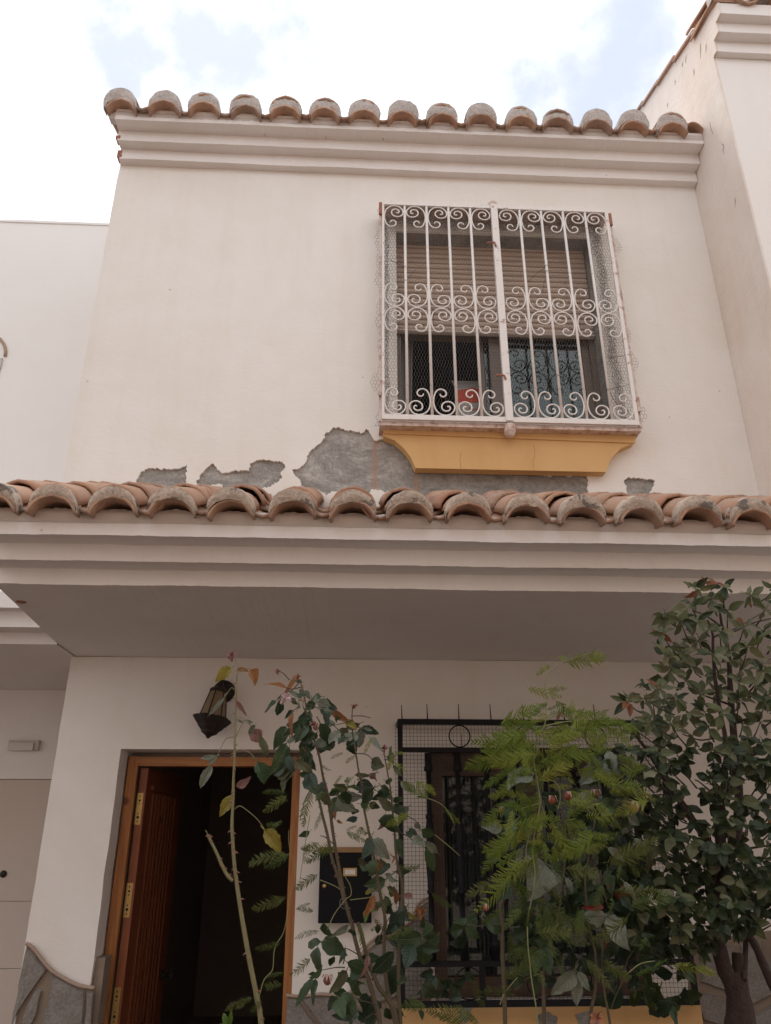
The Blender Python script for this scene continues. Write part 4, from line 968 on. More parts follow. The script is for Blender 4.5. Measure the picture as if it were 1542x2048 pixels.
HIP = M_plain('dry_rose_hip', (.27, .075, .03), .55, .4, 60)
SEPAL = M_plain('dry_sepal', (.40, .27, .23), .8, .3, 50)
DEADB = M_plain('withered_bloom', (.17, .06, .05), .85, .5, 70)
PETAL = M_plain('faded_pink_petal', (.38, .24, .25), .8, .3, 60)
def hip(parent, c, r, petals=5, mat=HIP, seed=0, droop=True, name='rose_hip'):
    rnd = random.Random(seed)
    o = MB().lathe([(r*.25, r*.95), (r*.8, r*.6), (r*1.0, 0), (r*.75, -r*.7), (r*.25, -r*1.05)], 10, c, Vector((rnd.uniform(-.3, .3), -.3, 1))).build(name, mat, parent, True)
    m = MB()
    for k in range(petals):
        a = 2*math.pi*k/petals + rnd.random(); d = Vector((math.cos(a), math.sin(a), 0)); s_ = d.cross(Vector((0, 0, 1)))
        p0 = Vector(c) + Vector((0, 0, r*.8)); p1 = p0 + d*r*1.0 + Vector((0, 0, r*.25)); p2 = p0 + d*r*(1.5) + Vector((0, 0, -r*rnd.uniform(.6, 1.6)))
        m.add([p0 - s_*r*.25, p0 + s_*r*.25, p1 + s_*r*.35, p1 - s_*r*.35, p2], [(0, 1, 2, 3), (3, 2, 4)])
    m.build('sepal', SEPAL, o, fix=False)
def bloom(parent, c, r, mat=DEADB, n=14, seed=0):
    rnd = random.Random(seed); m = MB()
    for k in range(n):
        d = Vector((rnd.gauss(0, 1), rnd.gauss(0, 1), rnd.gauss(.2, 1))).normalized(); s_ = d.orthogonal().normalized()
        p0 = Vector(c); m.add([p0 - s_*r*.2, p0 + s_*r*.2, p0 + d*r*.7 + s_*r*.35, p0 + d*r*.7 - s_*r*.35, p0 + d*r*1.1 + Vector((0, 0, -r*.25))], [(0, 1, 2, 3), (3, 2, 4)])
    m.build('withered_bloom', mat, parent, fix=False)

# ---- tall bare rose cane on the left
YA = 2.30
ra = thing('rose_bush', 'single tall thorny rose cane with few yellowing leaves in front of the open door', 'rose bush', (-.15, YA, .12))
A = (380, 1640, .1992)
mbA = MB(); thA = MB(); rnd = random.Random(3)
q, rad = cane([(533,2260),(526,2140),(522,2045),(513,1990),(499,1920),(490,1870),(480,1810),(473,1762),(469,1730),(466,1690),(464,1650),(466,1600),(467,1560),(469,1520),(470,1470),(471,1420),(472,1380),(474,1348)], 0, 0, 1, YA, 5.6, 1.6)
base = [Vector((q[0].x, YA, .1)), q[0]]; stem(ra, 'cane', [base[0]] + q, [rad[0]*1.2] + rad, CANE_G, 8); thorns(thA, q, rad, 1, .010, rnd)
q2, r2 = cane([(466,1762),(455,1751),(444,1730),(432,1703),(421,1681),(416,1670)], 0, 0, 1, YA, 3.6, 2.6); stem(ra, 'side_shoot', q2, r2, CANE_G, 8); thorns(thA, q2, r2, 1, .008, rnd)
q2, r2 = cane([(416,1670),(411,1660)], 0, 0, 1, YA, 1.0, .6); stem(ra, 'shoot_tip', q2, r2, CANE_G, 5)
for pts in ([(474,1350),(475,1335),(471,1318)], [(474,1348),(484,1340),(500,1337)], [(470,1380),(462,1376),(452,1392)], [(471,1476),(490,1440),(505,1457)], [(468,1474),(452,1478),(440,1500),(434,1512)], [(470,1504),(484,1500),(502,1508),(516,1526)], [(468,1620),(480,1612),(498,1624),(516,1640),(530,1660)], [(474,1440),(484,1436),(505,1455)], [(469,1400),(480,1412)]):
    q2, r2 = cane(pts, 0, 0, 1, YA, .9, .7); stem(ra, 'leaf_stalk', q2, r2, CANE_G, 5)
thA.build('thorns', THORN, ra, kind='stuff')
leaves(ra, [(462,1336,428,1358,.6,'y'),(474,1341,500,1334,.4,'b'),(500,1340,520,1363,.75,'b'),(448,1394,420,1434,.18,'p'),(470,1400,488,1426,.25,'k'),
  (502,1460,522,1484,.85,'k'),(519,1474,543,1510,.4,'o'),(510,1450,498,1470,.6,'o'),(506,1446,490,1440,.3,'p'),(432,1512,398,1520,.3,'p'),(434,1512,416,1532,.35,'p'),(424,1530,396,1576,.38,'p'),(515,1524,530,1568,.78,'g'),(472,1572,502,1562,.6,'k'),(464,1590,441,1634,.5,'y'),(529,1660,567,1698,.55,'y'),(475,1440,488,1444,.4,'p')], 0, 0, 1, YA, .02, .008)
bloom(ra, at(464, 1310, Y=YA), .016, DEADB, 12, 2)
leaves(ra, [(457,2048,445,2030,.7,'B'),(459,2050,462,2026,.4,'B'),(452,2056,438,2048,.5,'B')], 0, 0, 1, YA, .02, .02)

# ---- rose bush in the middle
YB = 2.45
rb2 = thing('rose_bush', 'leggy rose bush with green, dusty and browned leaves in front of the mailbox', 'rose bush', (-.02, YB, .12))
mb = MB(); th = MB(); md = MB()
for pts, r0, r1 in (([(766,2200),(760,2048),(748,1998),(737,1960),(728,1940),(719,1911),(710,1878),(704,1850),(694,1816),(686,1790),(679,1763),(672,1740),(664,1716),(654,1666),(646,1635),(637,1596),(629,1569),(619,1530),(611,1505),(603,1475)], 6.0, 2.6),
  ([(690,1810),(684,1770),(674,1715),(668,1680),(660,1623),(654,1583),(646,1553),(639,1514),(631,1488),(623,1464),(615,1440),(611,1407),(604,1374),(599,1359)], 5.0, 1.4),
  ([(800,2200),(794,2043),(775,1998),(758,1975),(743,1940),(732,1905),(724,1872),(716,1845)], 5.2, 4.5),
  ([(795,2060),(775,1980),(768,1900),(770,1840),(763,1800),(757,1770),(745,1700),(734,1647),(727,1610),(724,1573),(717,1540),(712,1507),(706,1470),(704,1437),(705,1416)], 5.0, 1.4),
  ([(802,2060),(797,1960),(800,1860),(804,1794),(803,1760),(797,1739),(791,1700),(789,1662),(786,1630),(781,1580),(773,1534),(768,1506)], 4.6, 1.5)):
    q, rad = cane(pts, 0, 0, 1, YB, r0, r1); bs = pts[0][1] > 2100; rad = [r_*.82 for r_ in rad]; stem(rb2, 'cane', ([Vector((q[0].x, YB, .1))] if bs else []) + q, ([rad[0]*1.1] if bs else []) + rad, CANE_B, 7); thorns(th, q, rad, 1, .007, rnd)
for pts in ([(700,1484),(690,1474),(672,1455),(656,1441),(640,1418)], [(611,1407),(625,1412),(640,1416),(652,1414)], [(600,1362),(585,1380),(572,1385),(560,1400)], [(604,1374),(580,1378),(565,1370)], [(579,1360),(566,1346),(556,1342)], [(706,1440),(690,1445),(672,1450)], [(704,1432),(725,1432),(742,1436)], [(770,1520),(790,1512),(795,1506)], [(785,1622),(800,1630),(815,1632),(835,1645),(842,1660)], [(789,1662),(815,1672),(835,1688),(850,1690)], [(797,1739),(780,1752),(768,1762)], [(714,1560),(740,1548),(758,1545)], [(724,1573),(745,1576),(760,1570)], [(669,1690),(650,1674),(640,1672)], [(719,1911),(700,1900),(690,1896)], [(686,1928),(690,1910),(684,1890),(676,1880)], [(690,1935),(672,1935),(645,1940)], [(754,1890),(770,1850),(790,1820)], [(712,1507),(735,1510),(752,1530)], [(780,1880),(810,1870),(838,1880),(846,1888)], [(744,1960),(770,1930),(790,1925)], [(758,2010),(720,2000),(690,1985)], [(756,2019),(735,2035),(720,2048)], [(621,1580),(610,1600),(600,1640)]):
    q, rad = cane(pts, 0, 0, 1, YB + random.uniform(-.05, .05), 1.3, .7, 4); stem(rb2, 'twig', q, rad, CANE_D, 5)
th.build('thorns', THORN, rb2, kind='stuff')
LB1 = [(205,410,180,580,.6,'d'),(340,515,250,590,.4,'d'),(350,520,250,725,.22,'b'),(160,415,95,470,.3,'d'),(310,400,372,440,.6,'o'),(400,430,360,510,.7,'p'),(440,450,440,610,.45,'o'),(530,410,500,560,.45,'g'),(600,440,510,330,.3,'p'),(590,430,745,480,.5,'p'),(640,430,750,470,.5,'d'),(720,510,660,620,.7,'d'),(620,510,730,560,.6,'d'),(735,510,870,620,.35,'b'),(880,630,995,690,.55,'y'),(620,650,770,910,.4,'d'),(700,620,745,690,.6,'p'),(690,820,600,830,.6,'p'),(600,880,690,940,.6,'d'),
 (480,620,330,740,.5,'d'),(490,680,360,800,.6,'d'),(500,740,400,900,.6,'d'),(530,800,400,930,.6,'d'),(520,870,460,960,.6,'d'),(310,700,250,820,.4,'o'),(360,830,250,820,.4,'p'),(270,860,170,1110,.36,'g'),(300,900,250,1060,.4,'g'),(330,1100,160,1250,.5,'o'),(350,1130,170,1380,.45,'o'),(370,1030,520,1150,.6,'o'),(260,1000,350,1080,.6,'d'),(420,720,340,770,.6,'d'),(440,660,380,740,.6,'d'),
 (1000,760,870,830,.5,'p'),(1000,740,1110,700,.4,'p'),(1000,750,1065,895,.8,'p'),(1060,700,1165,720,.25,'p'),(1130,790,1215,880,.3,'p'),(985,830,905,860,.5,'d'),(910,850,970,975,.7,'d'),(1310,990,1410,955,.8,'o'),(1370,1080,1450,1200,.4,'o'),(1150,1060,1255,1090,.9,'o'),(1190,1160,1140,1290,.5,'k'),(1130,1190,950,1190,.25,'o'),(1150,1310,1000,1370,.5,'d'),(1160,1320,1050,1470,.6,'d'),(1250,1290,1350,1410,.5,'d'),(1370,1420,1520,1500,.45,'d'),(1360,1530,1225,1450,.6,'o'),(1370,1480,1520,1580,.45,'d'),(1285,1600,1250,1765,.45,'k'),(1370,1590,1340,1810,.85,'d'),(1450,1250,1545,1350,.6,'p'),(1000,1620,920,1650,.6,'d'),(510,1760,400,1840,.5,'g'),(840,1480,770,1570,.5,'o'),(760,1560,775,1610,.6,'b'),(790,1650,835,1670,.6,'b'),(400,160,300,280,.3,'b'),(270,290,170,210,.25,'b'),(430,390,290,300,.25,'p'),(230,350,170,410,.3,'o'),(420,400,440,450,.9,'b'),
 (820,1330,700,1380,.6,'g'),(860,1400,1000,1430,.6,'p'),(800,1420,900,1560,.7,'p'),(600,1280,660,1320,.6,'d')]
leaves(rb2, LB1, 520, 1320, .1946, YB, .09)
LB2 = [(830,150,770,330,.45,'p'),(840,170,940,340,.7,'p'),(835,180,800,320,.6,'d'),(750,330,740,440,.4,'o'),(890,390,770,450,.8,'g'),(880,430,790,500,.6,'g'),(880,350,930,520,.35,'b'),(1040,330,990,370,.6,'b'),(950,560,820,660,.5,'p'),(830,630,750,695,.3,'y'),(960,500,1060,540,.5,'p'),(850,690,800,820,.5,'b'),(1040,620,1060,770,.5,'b'),(1200,700,1130,660,.6,'k'),(830,830,680,920,.4,'B'),(910,740,830,840,.45,'o'),(1310,830,1190,900,.6,'b'),(1250,790,1330,880,.5,'b'),(1160,850,1215,885,.5,'y'),(1010,780,960,880,.7,'d'),(1120,820,960,1060,.5,'d'),(1090,760,1130,880,.6,'d'),(1280,90,1400,165,.6,'g'),(1290,180,1220,230,.7,'p'),(1310,190,1460,310,.35,'p'),(1320,260,1450,460,.5,'g'),(1170,80,1235,140,.5,'d'),
 (370,1100,185,1155,.36,'g'),(440,1045,400,990,.7,'g'),(375,1110,600,1155,.62,'g'),(340,1150,320,1380,.5,'d'),(490,1230,430,1330,.4,'g'),(590,1160,570,1280,.3,'d'),(620,960,520,1040,.3,'p'),(650,990,665,1080,.6,'d'),(610,1290,765,1380,.7,'g'),(640,1370,735,1440,.7,'g'),(600,1370,470,1550,.5,'o'),(700,1440,600,1580,.7,'g'),(650,1520,720,1600,.7,'g'),(300,1420,165,1620,.3,'g'),(320,1440,290,1600,.42,'d'),(380,1330,330,1420,.4,'g'),(520,1530,590,1650,.5,'d'),(510,1600,450,1700,.8,'d'),(830,1600,760,1780,.7,'d'),(700,1720,620,1830,.8,'d'),(600,1600,580,1740,.5,'d'),
 (1280,1060,1085,1125,.6,'g'),(1290,1050,1450,940,.58,'g'),(1310,1095,1505,1100,.52,'g'),(1300,1120,1290,1355,.72,'g'),(1200,1130,1130,1315,.6,'d'),(1030,1195,835,1390,.58,'d'),(1060,1310,1030,1595,.62,'d'),(1410,1420,1290,1570,.6,'d'),(1290,1490,1420,1630,.75,'d'),(1280,1540,1190,1625,.6,'d'),(1270,1720,1290,1800,.6,'d'),(960,1700,1000,1820,.6,'d'),(860,1640,890,1760,.6,'d'),(770,1280,830,1330,.5,'k'),(800,1230,780,1400,.25,'k'),(880,1790,780,1850,.6,'d'),(1150,1430,1060,1480,.6,'d')]
leaves(rb2, LB2, 560, 1640, .2205, YB, .09)
FILL = random.Random(5)
def filler(parent, spots, Y):
    for (u, v, ru, rv, n, kinds, L0, L1) in spots:
        for _ in range(int(n*(1.0 if parent is rb2 else 1.5))):
            a = FILL.uniform(0, 6.28); rr = FILL.random()**.5; x, y = u + math.cos(a)*ru*rr, v + math.sin(a)*rv*rr
            an = FILL.uniform(0, 6.28); L = FILL.uniform(L0*.5, L1*.85); yy = Y + FILL.uniform(-.10, .14)
            leaf_at(parent, at(x, y, Y=yy), at(x + math.cos(an)*L, y + (math.sin(an)*.8+.35)*L, Y=yy + FILL.uniform(-.05, .05)), FILL.choice((.5, .6, .7)), FILL.choice(kinds))
filler(rb2, [(600,1490,38,60,16,'ddgdo',30,48),(640,1450,45,35,8,'dgp',26,40),(700,1480,40,40,7,'dpo',28,44),(740,1590,45,45,10,'dgd',28,46),(680,1600,50,50,10,'gdo',26,44),(800,1640,35,50,7,'dgp',28,46),(770,1760,40,60,9,'dgo',30,48),(800,1880,60,60,12,'dd',34,56),(700,1960,70,60,10,'gd',30,50),(760,2020,60,30,7,'d',32,50),(620,1380,35,25,5,'dgp',22,34)], YB)
for i, (u, v, r, m_) in enumerate(((708,1410,.013,DEADB),(768,1497,.014,DEADB),(556,1342,.010,DEADB),(596,1352,.010,DEADB),(628,1450,.016,DEADB),(571,1396,.019,PETAL))): bloom(rb2, at(u, v, Y=YB-.05), r, m_, 12, i)
hip(rb2, at(655, 1960, Y=YB-.06), .012, 5, DEADB, 3)

# ---- rose by the window with broad dusty leaves
YC = 2.50
rc = thing('rose_bush', 'rose bush with broad dusty leaves and orange hips before the barred ground floor window', 'rose bush', (.45, YC, .12))
mb = MB(); md = MB()
for pts, r0, r1 in (([(1012,2200),(1010,2048),(1008,1980),(1005,1910),(1004,1850),(1001,1812),(1010,1795),(1022,1768),(1040,1740),(1050,1700),(1056,1660)], 4.6, 2.2), ([(1090,2200),(1088,2048),(1087,1980),(1086,1940),(1092,1900),(1110,1860),(1120,1800),(1128,1740),(1130,1690),(1128,1620)], 4.2, 2.0), ([(1186,2200),(1180,2048),(1190,1980),(1192,1920),(1185,1880),(1178,1850),(1170,1760),(1180,1700),(1190,1640),(1196,1600)], 3.6, 1.6), ([(1230,2180),(1220,2048),(1208,1980),(1205,1900),(1212,1830)], 3.0, 1.6)):
    q, rad = cane(pts, 0, 0, 1, YC, r0, r1); stem(rc, 'cane', [Vector((q[0].x, YC, .1))] + q, [rad[0]*1.1] + rad, CANE_B, 7)
for pts in ([(1060,1740),(1072,1780),(1082,1830)], [(1004,1850),(990,1848),(960,1852),(935,1850)], [(1200,1740),(1212,1800),(1226,1830)], [(1130,1690),(1150,1680),(1170,1690)], [(1150,1950),(1152,1930),(1157,1920)], [(1086,1945),(1070,1950),(1048,1960)], [(1196,1600),(1210,1640),(1230,1660)], [(1290,1830),(1280,1880),(1255,1920),(1252,1950)], [(1252,1950),(1232,1990),(1222,2020)]):
    q, rad = cane(pts, 0, 0, 1, YC + random.uniform(-.04, .04), 1.3, .8, 4); stem(rc, 'twig', q, rad, CANE_B, 5)
leaves(rc, [(1140,215,1040,460,.86,'p'),(1180,270,1330,465,.62,'p'),(1320,340,1415,450,.45,'p'),(1300,250,1480,365,.35,'d'),(430,760,305,720,.62,'g'),(400,800,240,825,.55,'g'),(405,790,548,870,.68,'g'),(430,740,550,690,.6,'g'),(400,860,290,1045,.6,'d'),(600,735,765,835,.62,'g'),(560,690,628,690,.5,'p'),(1090,1000,930,1255,.56,'g'),(1130,960,1150,1205,.55,'g'),(1200,980,1285,1060,.6,'g'),(1410,1175,1225,1410,.46,'p'),(1405,1225,1450,1505,.5,'p'),(1430,1200,1550,1345,.5,'p'),(960,230,860,330,.5,'o'),(700,30,610,200,.5,'g'),(880,20,760,30,.5,'g'),(830,390,700,520,.7,'d'),(1500,40,1400,200,.7,'d'),(1250,480,1350,700,.6,'d'),(1440,600,1300,700,.6,'g'),(1160,560,1260,640,.6,'d'),(1480,500,1540,620,.6,'g')], 840, 1680, .2205, YC, .06)
LC = [(500,870,325,930,.9,'p'),(515,875,735,1145,.56,'p'),(340,200,505,385,.62,'p'),(520,250,695,375,.38,'p'),(220,20,345,225,.5,'g'),(280,600,375,785,.5,'g'),(360,410,445,610,.5,'p'),(330,820,190,970,.5,'g'),(670,560,805,695,.36,'p'),(880,250,935,425,.42,'o'),(760,170,875,245,.4,'p'),(650,90,755,140,.5,'p'),(550,20,655,50,.55,'p'),(980,1680,915,1805,.7,'d'),(1010,1660,1095,1785,.5,'d'),(1110,1690,1145,1835,.5,'d'),(290,230,330,400,.7,'d'),(180,330,330,400,.6,'d'),(460,90,330,180,.7,'d'),(600,440,520,540,.6,'d'),(700,620,850,720,.6,'d'),(800,560,950,620,.5,'d'),(720,760,900,700,.6,'d'),(780,740,840,900,.6,'d'),(640,700,760,800,.6,'d'),(430,560,300,620,.6,'d'),(400,650,440,800,.6,'d'),(240,860,130,930,.6,'g'),(560,120,660,210,.6,'d'),(430,120,540,200,.6,'d'),(850,100,960,160,.6,'s'),(200,980,60,1060,.6,'d'),(440,1350,540,1500,.3,'o'),
 (470,770,425,820,.4,'r'),(430,770,480,790,.4,'r'),(475,1050,490,1130,.3,'r'),(510,1120,550,1170,.4,'r'),(520,610,545,580,.4,'r'),(590,680,620,700,.4,'r')]
leaves(rc, LC, 1100, 1640, .2205, YC, .08)
leaves(rc, [(540,330,340,540,.7,'p'),(560,350,420,610,.75,'o'),(300,690,380,900,.7,'g'),(240,960,50,980,.6,'p'),(250,1130,110,1240,.6,'g'),(270,1140,400,1110,.4,'g'),(490,1360,380,1510,.5,'o'),(1050,900,1170,1240,.42,'g'),(1100,950,1000,1060,.5,'d'),(1180,960,1310,1060,.6,'d'),(1190,900,1340,1090,.5,'d'),(1200,1120,1390,1340,.5,'p'),(1160,600,1310,760,.6,'d'),(830,1000,940,940,.5,'d'),(870,1060,980,1300,.8,'d'),(1000,1180,1200,1400,.7,'d'),(1240,1030,1420,1080,.5,'d'),(1280,880,1180,840,.5,'o'),(1100,1500,1010,1380,.6,'d'),(1350,60,1290,280,.6,'g'),(1400,120,1500,230,.6,'p')], 960, 1480, .1816, YC+.05, .08)
filler(rc, [(1160,1720,90,90,24,'dddg',40,64),(1230,1640,60,70,14,'ddgp',34,56),(1120,1900,80,90,14,'ddg',36,60),(1200,1930,60,80,12,'dd',36,58),(1240,1800,60,70,14,'ddd',36,58),(1210,1520,45,40,8,'gdp',34,56),(900,1960,40,40,7,'d',34,54),(1040,1690,40,60,6,'dg',30,50),(1330,1960,60,60,22,'dds',34,54),(1290,1880,50,50,12,'dds',34,52),(1110,1790,100,130,34,'ddgp',32,56),(1180,1620,80,70,18,'ddgp',32,54),(1060,1900,70,80,14,'ddg',32,54),(1260,1730,50,90,16,'ds',30,48)], YC+.08)
for i, (u, v, r) in enumerate(((1104,1600,.012),(1136,1592,.012),(1192,1587,.011),(1003,1620,.009),(972,1815,.009))): hip(rc, at(u, v, Y=YC-.10), r, 5, HIP if i != 2 else DEADB, i)
hip(rc, at(1269, 1614, Y=YC-.10), .015, 7, HIP, 9)
bloom(rc, at(1120, 1430, Y=YC-.05), .015, DEADB, 12, 5); bloom(rc, at(1195, 2036, Y=YC-.06), .022, M_plain('dry_petal', (.34, .14, .08), .8, .3, 60), 12, 6)

# ---- asparagus fern
YF = 2.34
fn = thing('asparagus_fern', 'bright green asparagus fern arching over the rose in front of the ground floor window', 'fern', (.42, YF, .12))
fn2 = thing('asparagus_fern', 'thin dull green asparagus fern sprays scrambling through the rose by the door', 'fern', (-.05, YF, .12))
def fern_mat(name, stops):
    m, nt, b = new_mat(name); oi = node(nt, 'ShaderNodeObjectInfo'); c = ramp(nt, oi.outputs['Random'], stops)
    nt.links.new(c, b.inputs['Base Color']); b.inputs['Roughness'].default_value = .6; b.inputs['Specular IOR Level'].default_value = .2
    tr = node(nt, 'ShaderNodeBsdfTranslucent'); nt.links.new(c, tr.inputs[0]); mx = node(nt, 'ShaderNodeMixShader', inp={0: .35})
    o = [x for x in nt.nodes if x.type == 'OUTPUT_MATERIAL'][0]; nt.links.new(b.outputs[0], mx.inputs[1]); nt.links.new(tr.outputs[0], mx.inputs[2]); nt.links.new(mx.outputs[0], o.inputs[0]); return m
FG = fern_mat('fern_bright', [(0, (.080, .130, .018)), (.5, (.14, .185, .026)), (1, (.21, .225, .038))])
FD = fern_mat('fern_dull', [(0, (.06, .085, .022)), (.5, (.085, .115, .028)), (1, (.11, .12, .035))])
FO = fern_mat('fern_ochre', [(0, (.20, .16, .05)), (1, (.16, .15, .045))])
def frond_mesh(mat, n, wd, arch, seed, thin=1.0):
    """frond 1 m long along +Y: thin axis, paired spiky pinnae with needles"""
    rnd = random.Random(seed); m = MB()
    ax = lambda t: Vector((.05*math.sin(t*3+seed), t, arch*(t - t*t)*4*.25 - .10*t*t))
    pts = [ax(i/10) for i in range(11)]; m.tube(pts, [.008*(1-.8*i/10) for i in range(11)], 3)
    for i in range(n):
        t = .08 + .90*i/n; L = wd*(.45+.75*math.sin(math.pi*min(1, t*.9+.12)))*rnd.uniform(.75, 1.1)*(1-.55*max(0, t-.7)/.3)
        for sd in (-1, 1):
            if rnd.random() < .08: continue
            p = ax(t); d = Vector((sd*.85, .55 + rnd.uniform(-.15, .15), rnd.uniform(-.25, .35))).normalized(); up = Vector((0, 0, 1)); s_ = d.cross(up).normalized()
            w_ = .0125*thin; e = p + d*L + Vector((0, 0, -.18*L))
            m.add([p - s_*w_, p + s_*w_, p.lerp(e, .6) + s_*w_, e, p.lerp(e, .6) - s_*w_], [(0, 1, 2, 3, 4)])
            k = 1 if seed % 2 else 0
            for j in range(k):
                q_ = p.lerp(e, .18 + .7*j/k); l2 = L*.30*(1-.45*j/k)
                for s2 in (-1, 1):
                    dd = (d*.75 + s_*s2*.75 + Vector((0, 0, rnd.uniform(-.3, .3)))).normalized()
                    m.add([q_ - d*w_*.8, q_ + d*w_*.8, q_ + dd*l2*.8], [(0, 1, 2)])
    return m.mesh('frond', mat, fix=False)
FM = {k: [frond_mesh(mt, 15+3*i, .22+.05*i, .3+.2*i, i*7+sd) for i in range(3)] for k, mt, sd in (('g', FG, 1), ('d', FD, 50), ('o', FO, 90))}
def frond(parent, x0, y0, x1, y1, kind='g', ox=0, oy=0, sc=1, Y=YF, wid=1.0, sp=.08):
    y = Y + random.uniform(-sp, sp); b = at(ox+x0*sc, oy+y0*sc, Y=y); t = at(ox+x1*sc, oy+y1*sc, Y=y + random.uniform(-.05, .04))
    d = t-b; L = d.length; d.normalize()
    n = -FW*.9 + Vector((random.uniform(-.35, .35), 0, .35 + random.uniform(-.3, .3))); n = (n - d*n.dot(d)).normalized(); x = d.cross(n).normalized(); s_ = L*wid*.62
    M = Matrix(((x.x*s_, d.x*L, n.x*L, b.x), (x.y*s_, d.y*L, n.y*L, b.y), (x.z*s_, d.z*L, n.z*L, b.z), (0, 0, 0, 1)))
    return link('frond', random.choice(FM[kind]), parent, M)
fs_ = MB()
for pts, r0, r1 in (([(1068,2200),(1075,2048),(1062,1950),(1055,1850),(1070,1760),(1066,1690),(1080,1610),(1074,1560),(1068,1520),(1072,1480),(1088,1452),(1092,1438),(1095,1430)], 1.5, 1.1), ([(1092,1436),(1092,1400),(1090,1370),(1094,1350),(1110,1334),(1126,1322),(1150,1316),(1180,1308),(1214,1315)], 1.2, .6), ([(1090,1452),(1130,1444),(1180,1440),(1230,1445)], 1.6, .8), ([(1068,1520),(1075,1500),(1082,1470),(1092,1450)], 1.5, 1.2), ([(1086,1562),(1105,1561),(1118,1575),(1120,1600),(1115,1620)], 1.2, .8), ([(1083,1605),(1055,1614),(1030,1621)], 1.0, .8), ([(1040,1632),(1020,1655),(1008,1668)], .8, .7), ([(1252,1950),(1280,1928),(1310,1922)], 1.2, .9), ([(1094,1640),(1084,1612),(1082,1590)], 1.0, .8), ([(1062,1650),(1058,1670),(1052,1700),(1052,1725)], 1.0, .8), ([(1000,2010),(1010,1985),(1035,1955)], 1.0, .8)):
    q, rad = cane(pts, 0, 0, 1, YF, r0, r1, 5); stem(fn, 'stem', ([Vector((q[0].x, YF, .1))] if pts[0][1] > 2100 else []) + q, ([rad[0]] if pts[0][1] > 2100 else []) + rad, FERN_ST, 5)
def fl(parent, lst, ox, oy, sc, kind='g', Y=YF, wid=1.0):
    for (a, b, c, d) in lst: frond(parent, a, b, c, d, kind, ox, oy, sc, Y, wid)
fl(fn, [(1250,290,945,280),(1200,420,690,430),(1180,400,780,450),(1100,480,620,655),(1060,545,1060,815),(1010,715,785,835),(1190,470,900,500),(1240,500,1000,570),(1250,460,1050,430),(1240,520,1110,700),(1300,400,1480,480),(1320,500,1500,640),(1290,560,1420,690)], 780, 1380, .2335)
fl(fn, [(800,790,1235,755),(680,830,530,910),(760,730,850,800),(640,1050,840,1050),(660,1210,470,1210),(640,1300,530,1310),(870,1360,900,1130),(640,1250,780,1200),(1100,1290,1260,1250),(1180,1360,1540,1450),(1100,1330,1440,1380),(900,1340,1010,1230),(980,1370,920,1500),(1060,1380,1080,1520),(1200,1390,1380,1510),(1150,1320,1020,1270)], 960, 1160, .2075)
fl(fn, [(640,100,0,85),(600,190,10,200),(370,340,370,520),(300,365,20,525),(420,330,220,300),(700,230,1225,195),(1050,310,1535,490),(1250,330,1540,590),(870,200,830,350),(350,690,0,945),(345,575,80,615),(520,620,590,790),(940,880,1055,1170),(900,870,1200,1000),(820,880,520,890),(690,930,630,1080),(690,1000,710,1370),(700,1130,500,1110),(830,1140,820,1390),(300,1040,10,1470),(490,1225,160,1380),(660,1320,120,1500),(1130,820,1545,850),(700,420,640,560),(960,420,1060,500),(1010,690,960,880),(440,770,540,980),(750,130,1150,60),(680,300,860,260),(560,220,420,370),(1160,150,1220,330),(1000,540,1140,700),(800,160,620,330),(880,110,1200,200),(930,100,1100,330),(780,60,560,20)], 960, 1480, .1816)
fl(fn, [(970,200,490,665),(830,330,690,480),(1130,20,1180,210),(1220,40,1210,230),(890,380,980,520)], 840, 1680, .2205)
fl(fn, [(750,775,955,590),(1010,600,970,800),(1100,560,1270,950),(1080,640,960,620),(1120,700,1040,860),(1000,930,780,1000),(990,960,800,1115),(840,1350,540,1400),(740,1360,870,1420),(1230,1060,1310,1230),(100,470,300,625)], 840, 1680, .2205, 'd')
fl(fn, [(760,1400,1080,1275),(1060,1290,1535,1415)], 1100, 1640, .2205, 'g', YF-.05, .55)
fl(fn, [(690,350,835,530),(640,400,620,540),(690,1410,470,1340),(880,1060,820,1180),(760,1500,780,1640),(130,780,70,1060),(30,850,0,1000),(560,700,540,860)], 1100, 1640, .2205, 'd')
fl(fn, [(1090,1500,1180,1440),(1090,1520,1000,1460),(1075,1560,1150,1530),(1090,1470,1040,1440),(1150,1450,1200,1500),(1180,1450,1240,1490),(1210,1450,1265,1500),(1120,1490,1200,1530),(1060,1500,980,1530),(1100,1640,1140,1720),(1085,1660,1060,1740),(1060,1600,1010,1580),(1030,1560,990,1590),(1080,1580,1060,1650),(1160,1660,1230,1680),(1240,1440,1275,1470)], 0, 0, 1)
fl(fn, [(1090,1480,1180,1475),(1100,1500,1170,1510),(1080,1500,1110,1560)], 0, 0, 1, 'o')
fr_ = random.Random(11)
for (u, v, ru, rv, n, kd) in ((1100,1480,110,45,26,'g'),(1060,1560,90,60,16,'g'),(1120,1640,90,60,14,'g'),(1190,1470,60,40,10,'g'),(1040,1640,70,70,10,'g'),(1150,1700,80,60,8,'d'),(1010,1900,70,60,8,'d'),(1120,1860,80,70,12,'d'),(1080,1760,90,90,16,'d'),(1180,1800,80,100,12,'d'),(1240,1560,60,50,8,'g'),(1090,1400,60,30,8,'g')):
    for _ in range(int(n*.75)):
        x, y = u + fr_.uniform(-ru, ru), v + fr_.uniform(-rv, rv); an = fr_.uniform(.1, math.pi-.1) if fr_.random() < .75 else fr_.uniform(-.9, 0)
        L = fr_.uniform(45, 95); an = an if x < 1085 or fr_.random() < .5 else an*.6
        frond(fn, x, y, x + math.cos(an)*L*1.15, y + math.sin(an)*L*.8, kd, sp=.13)
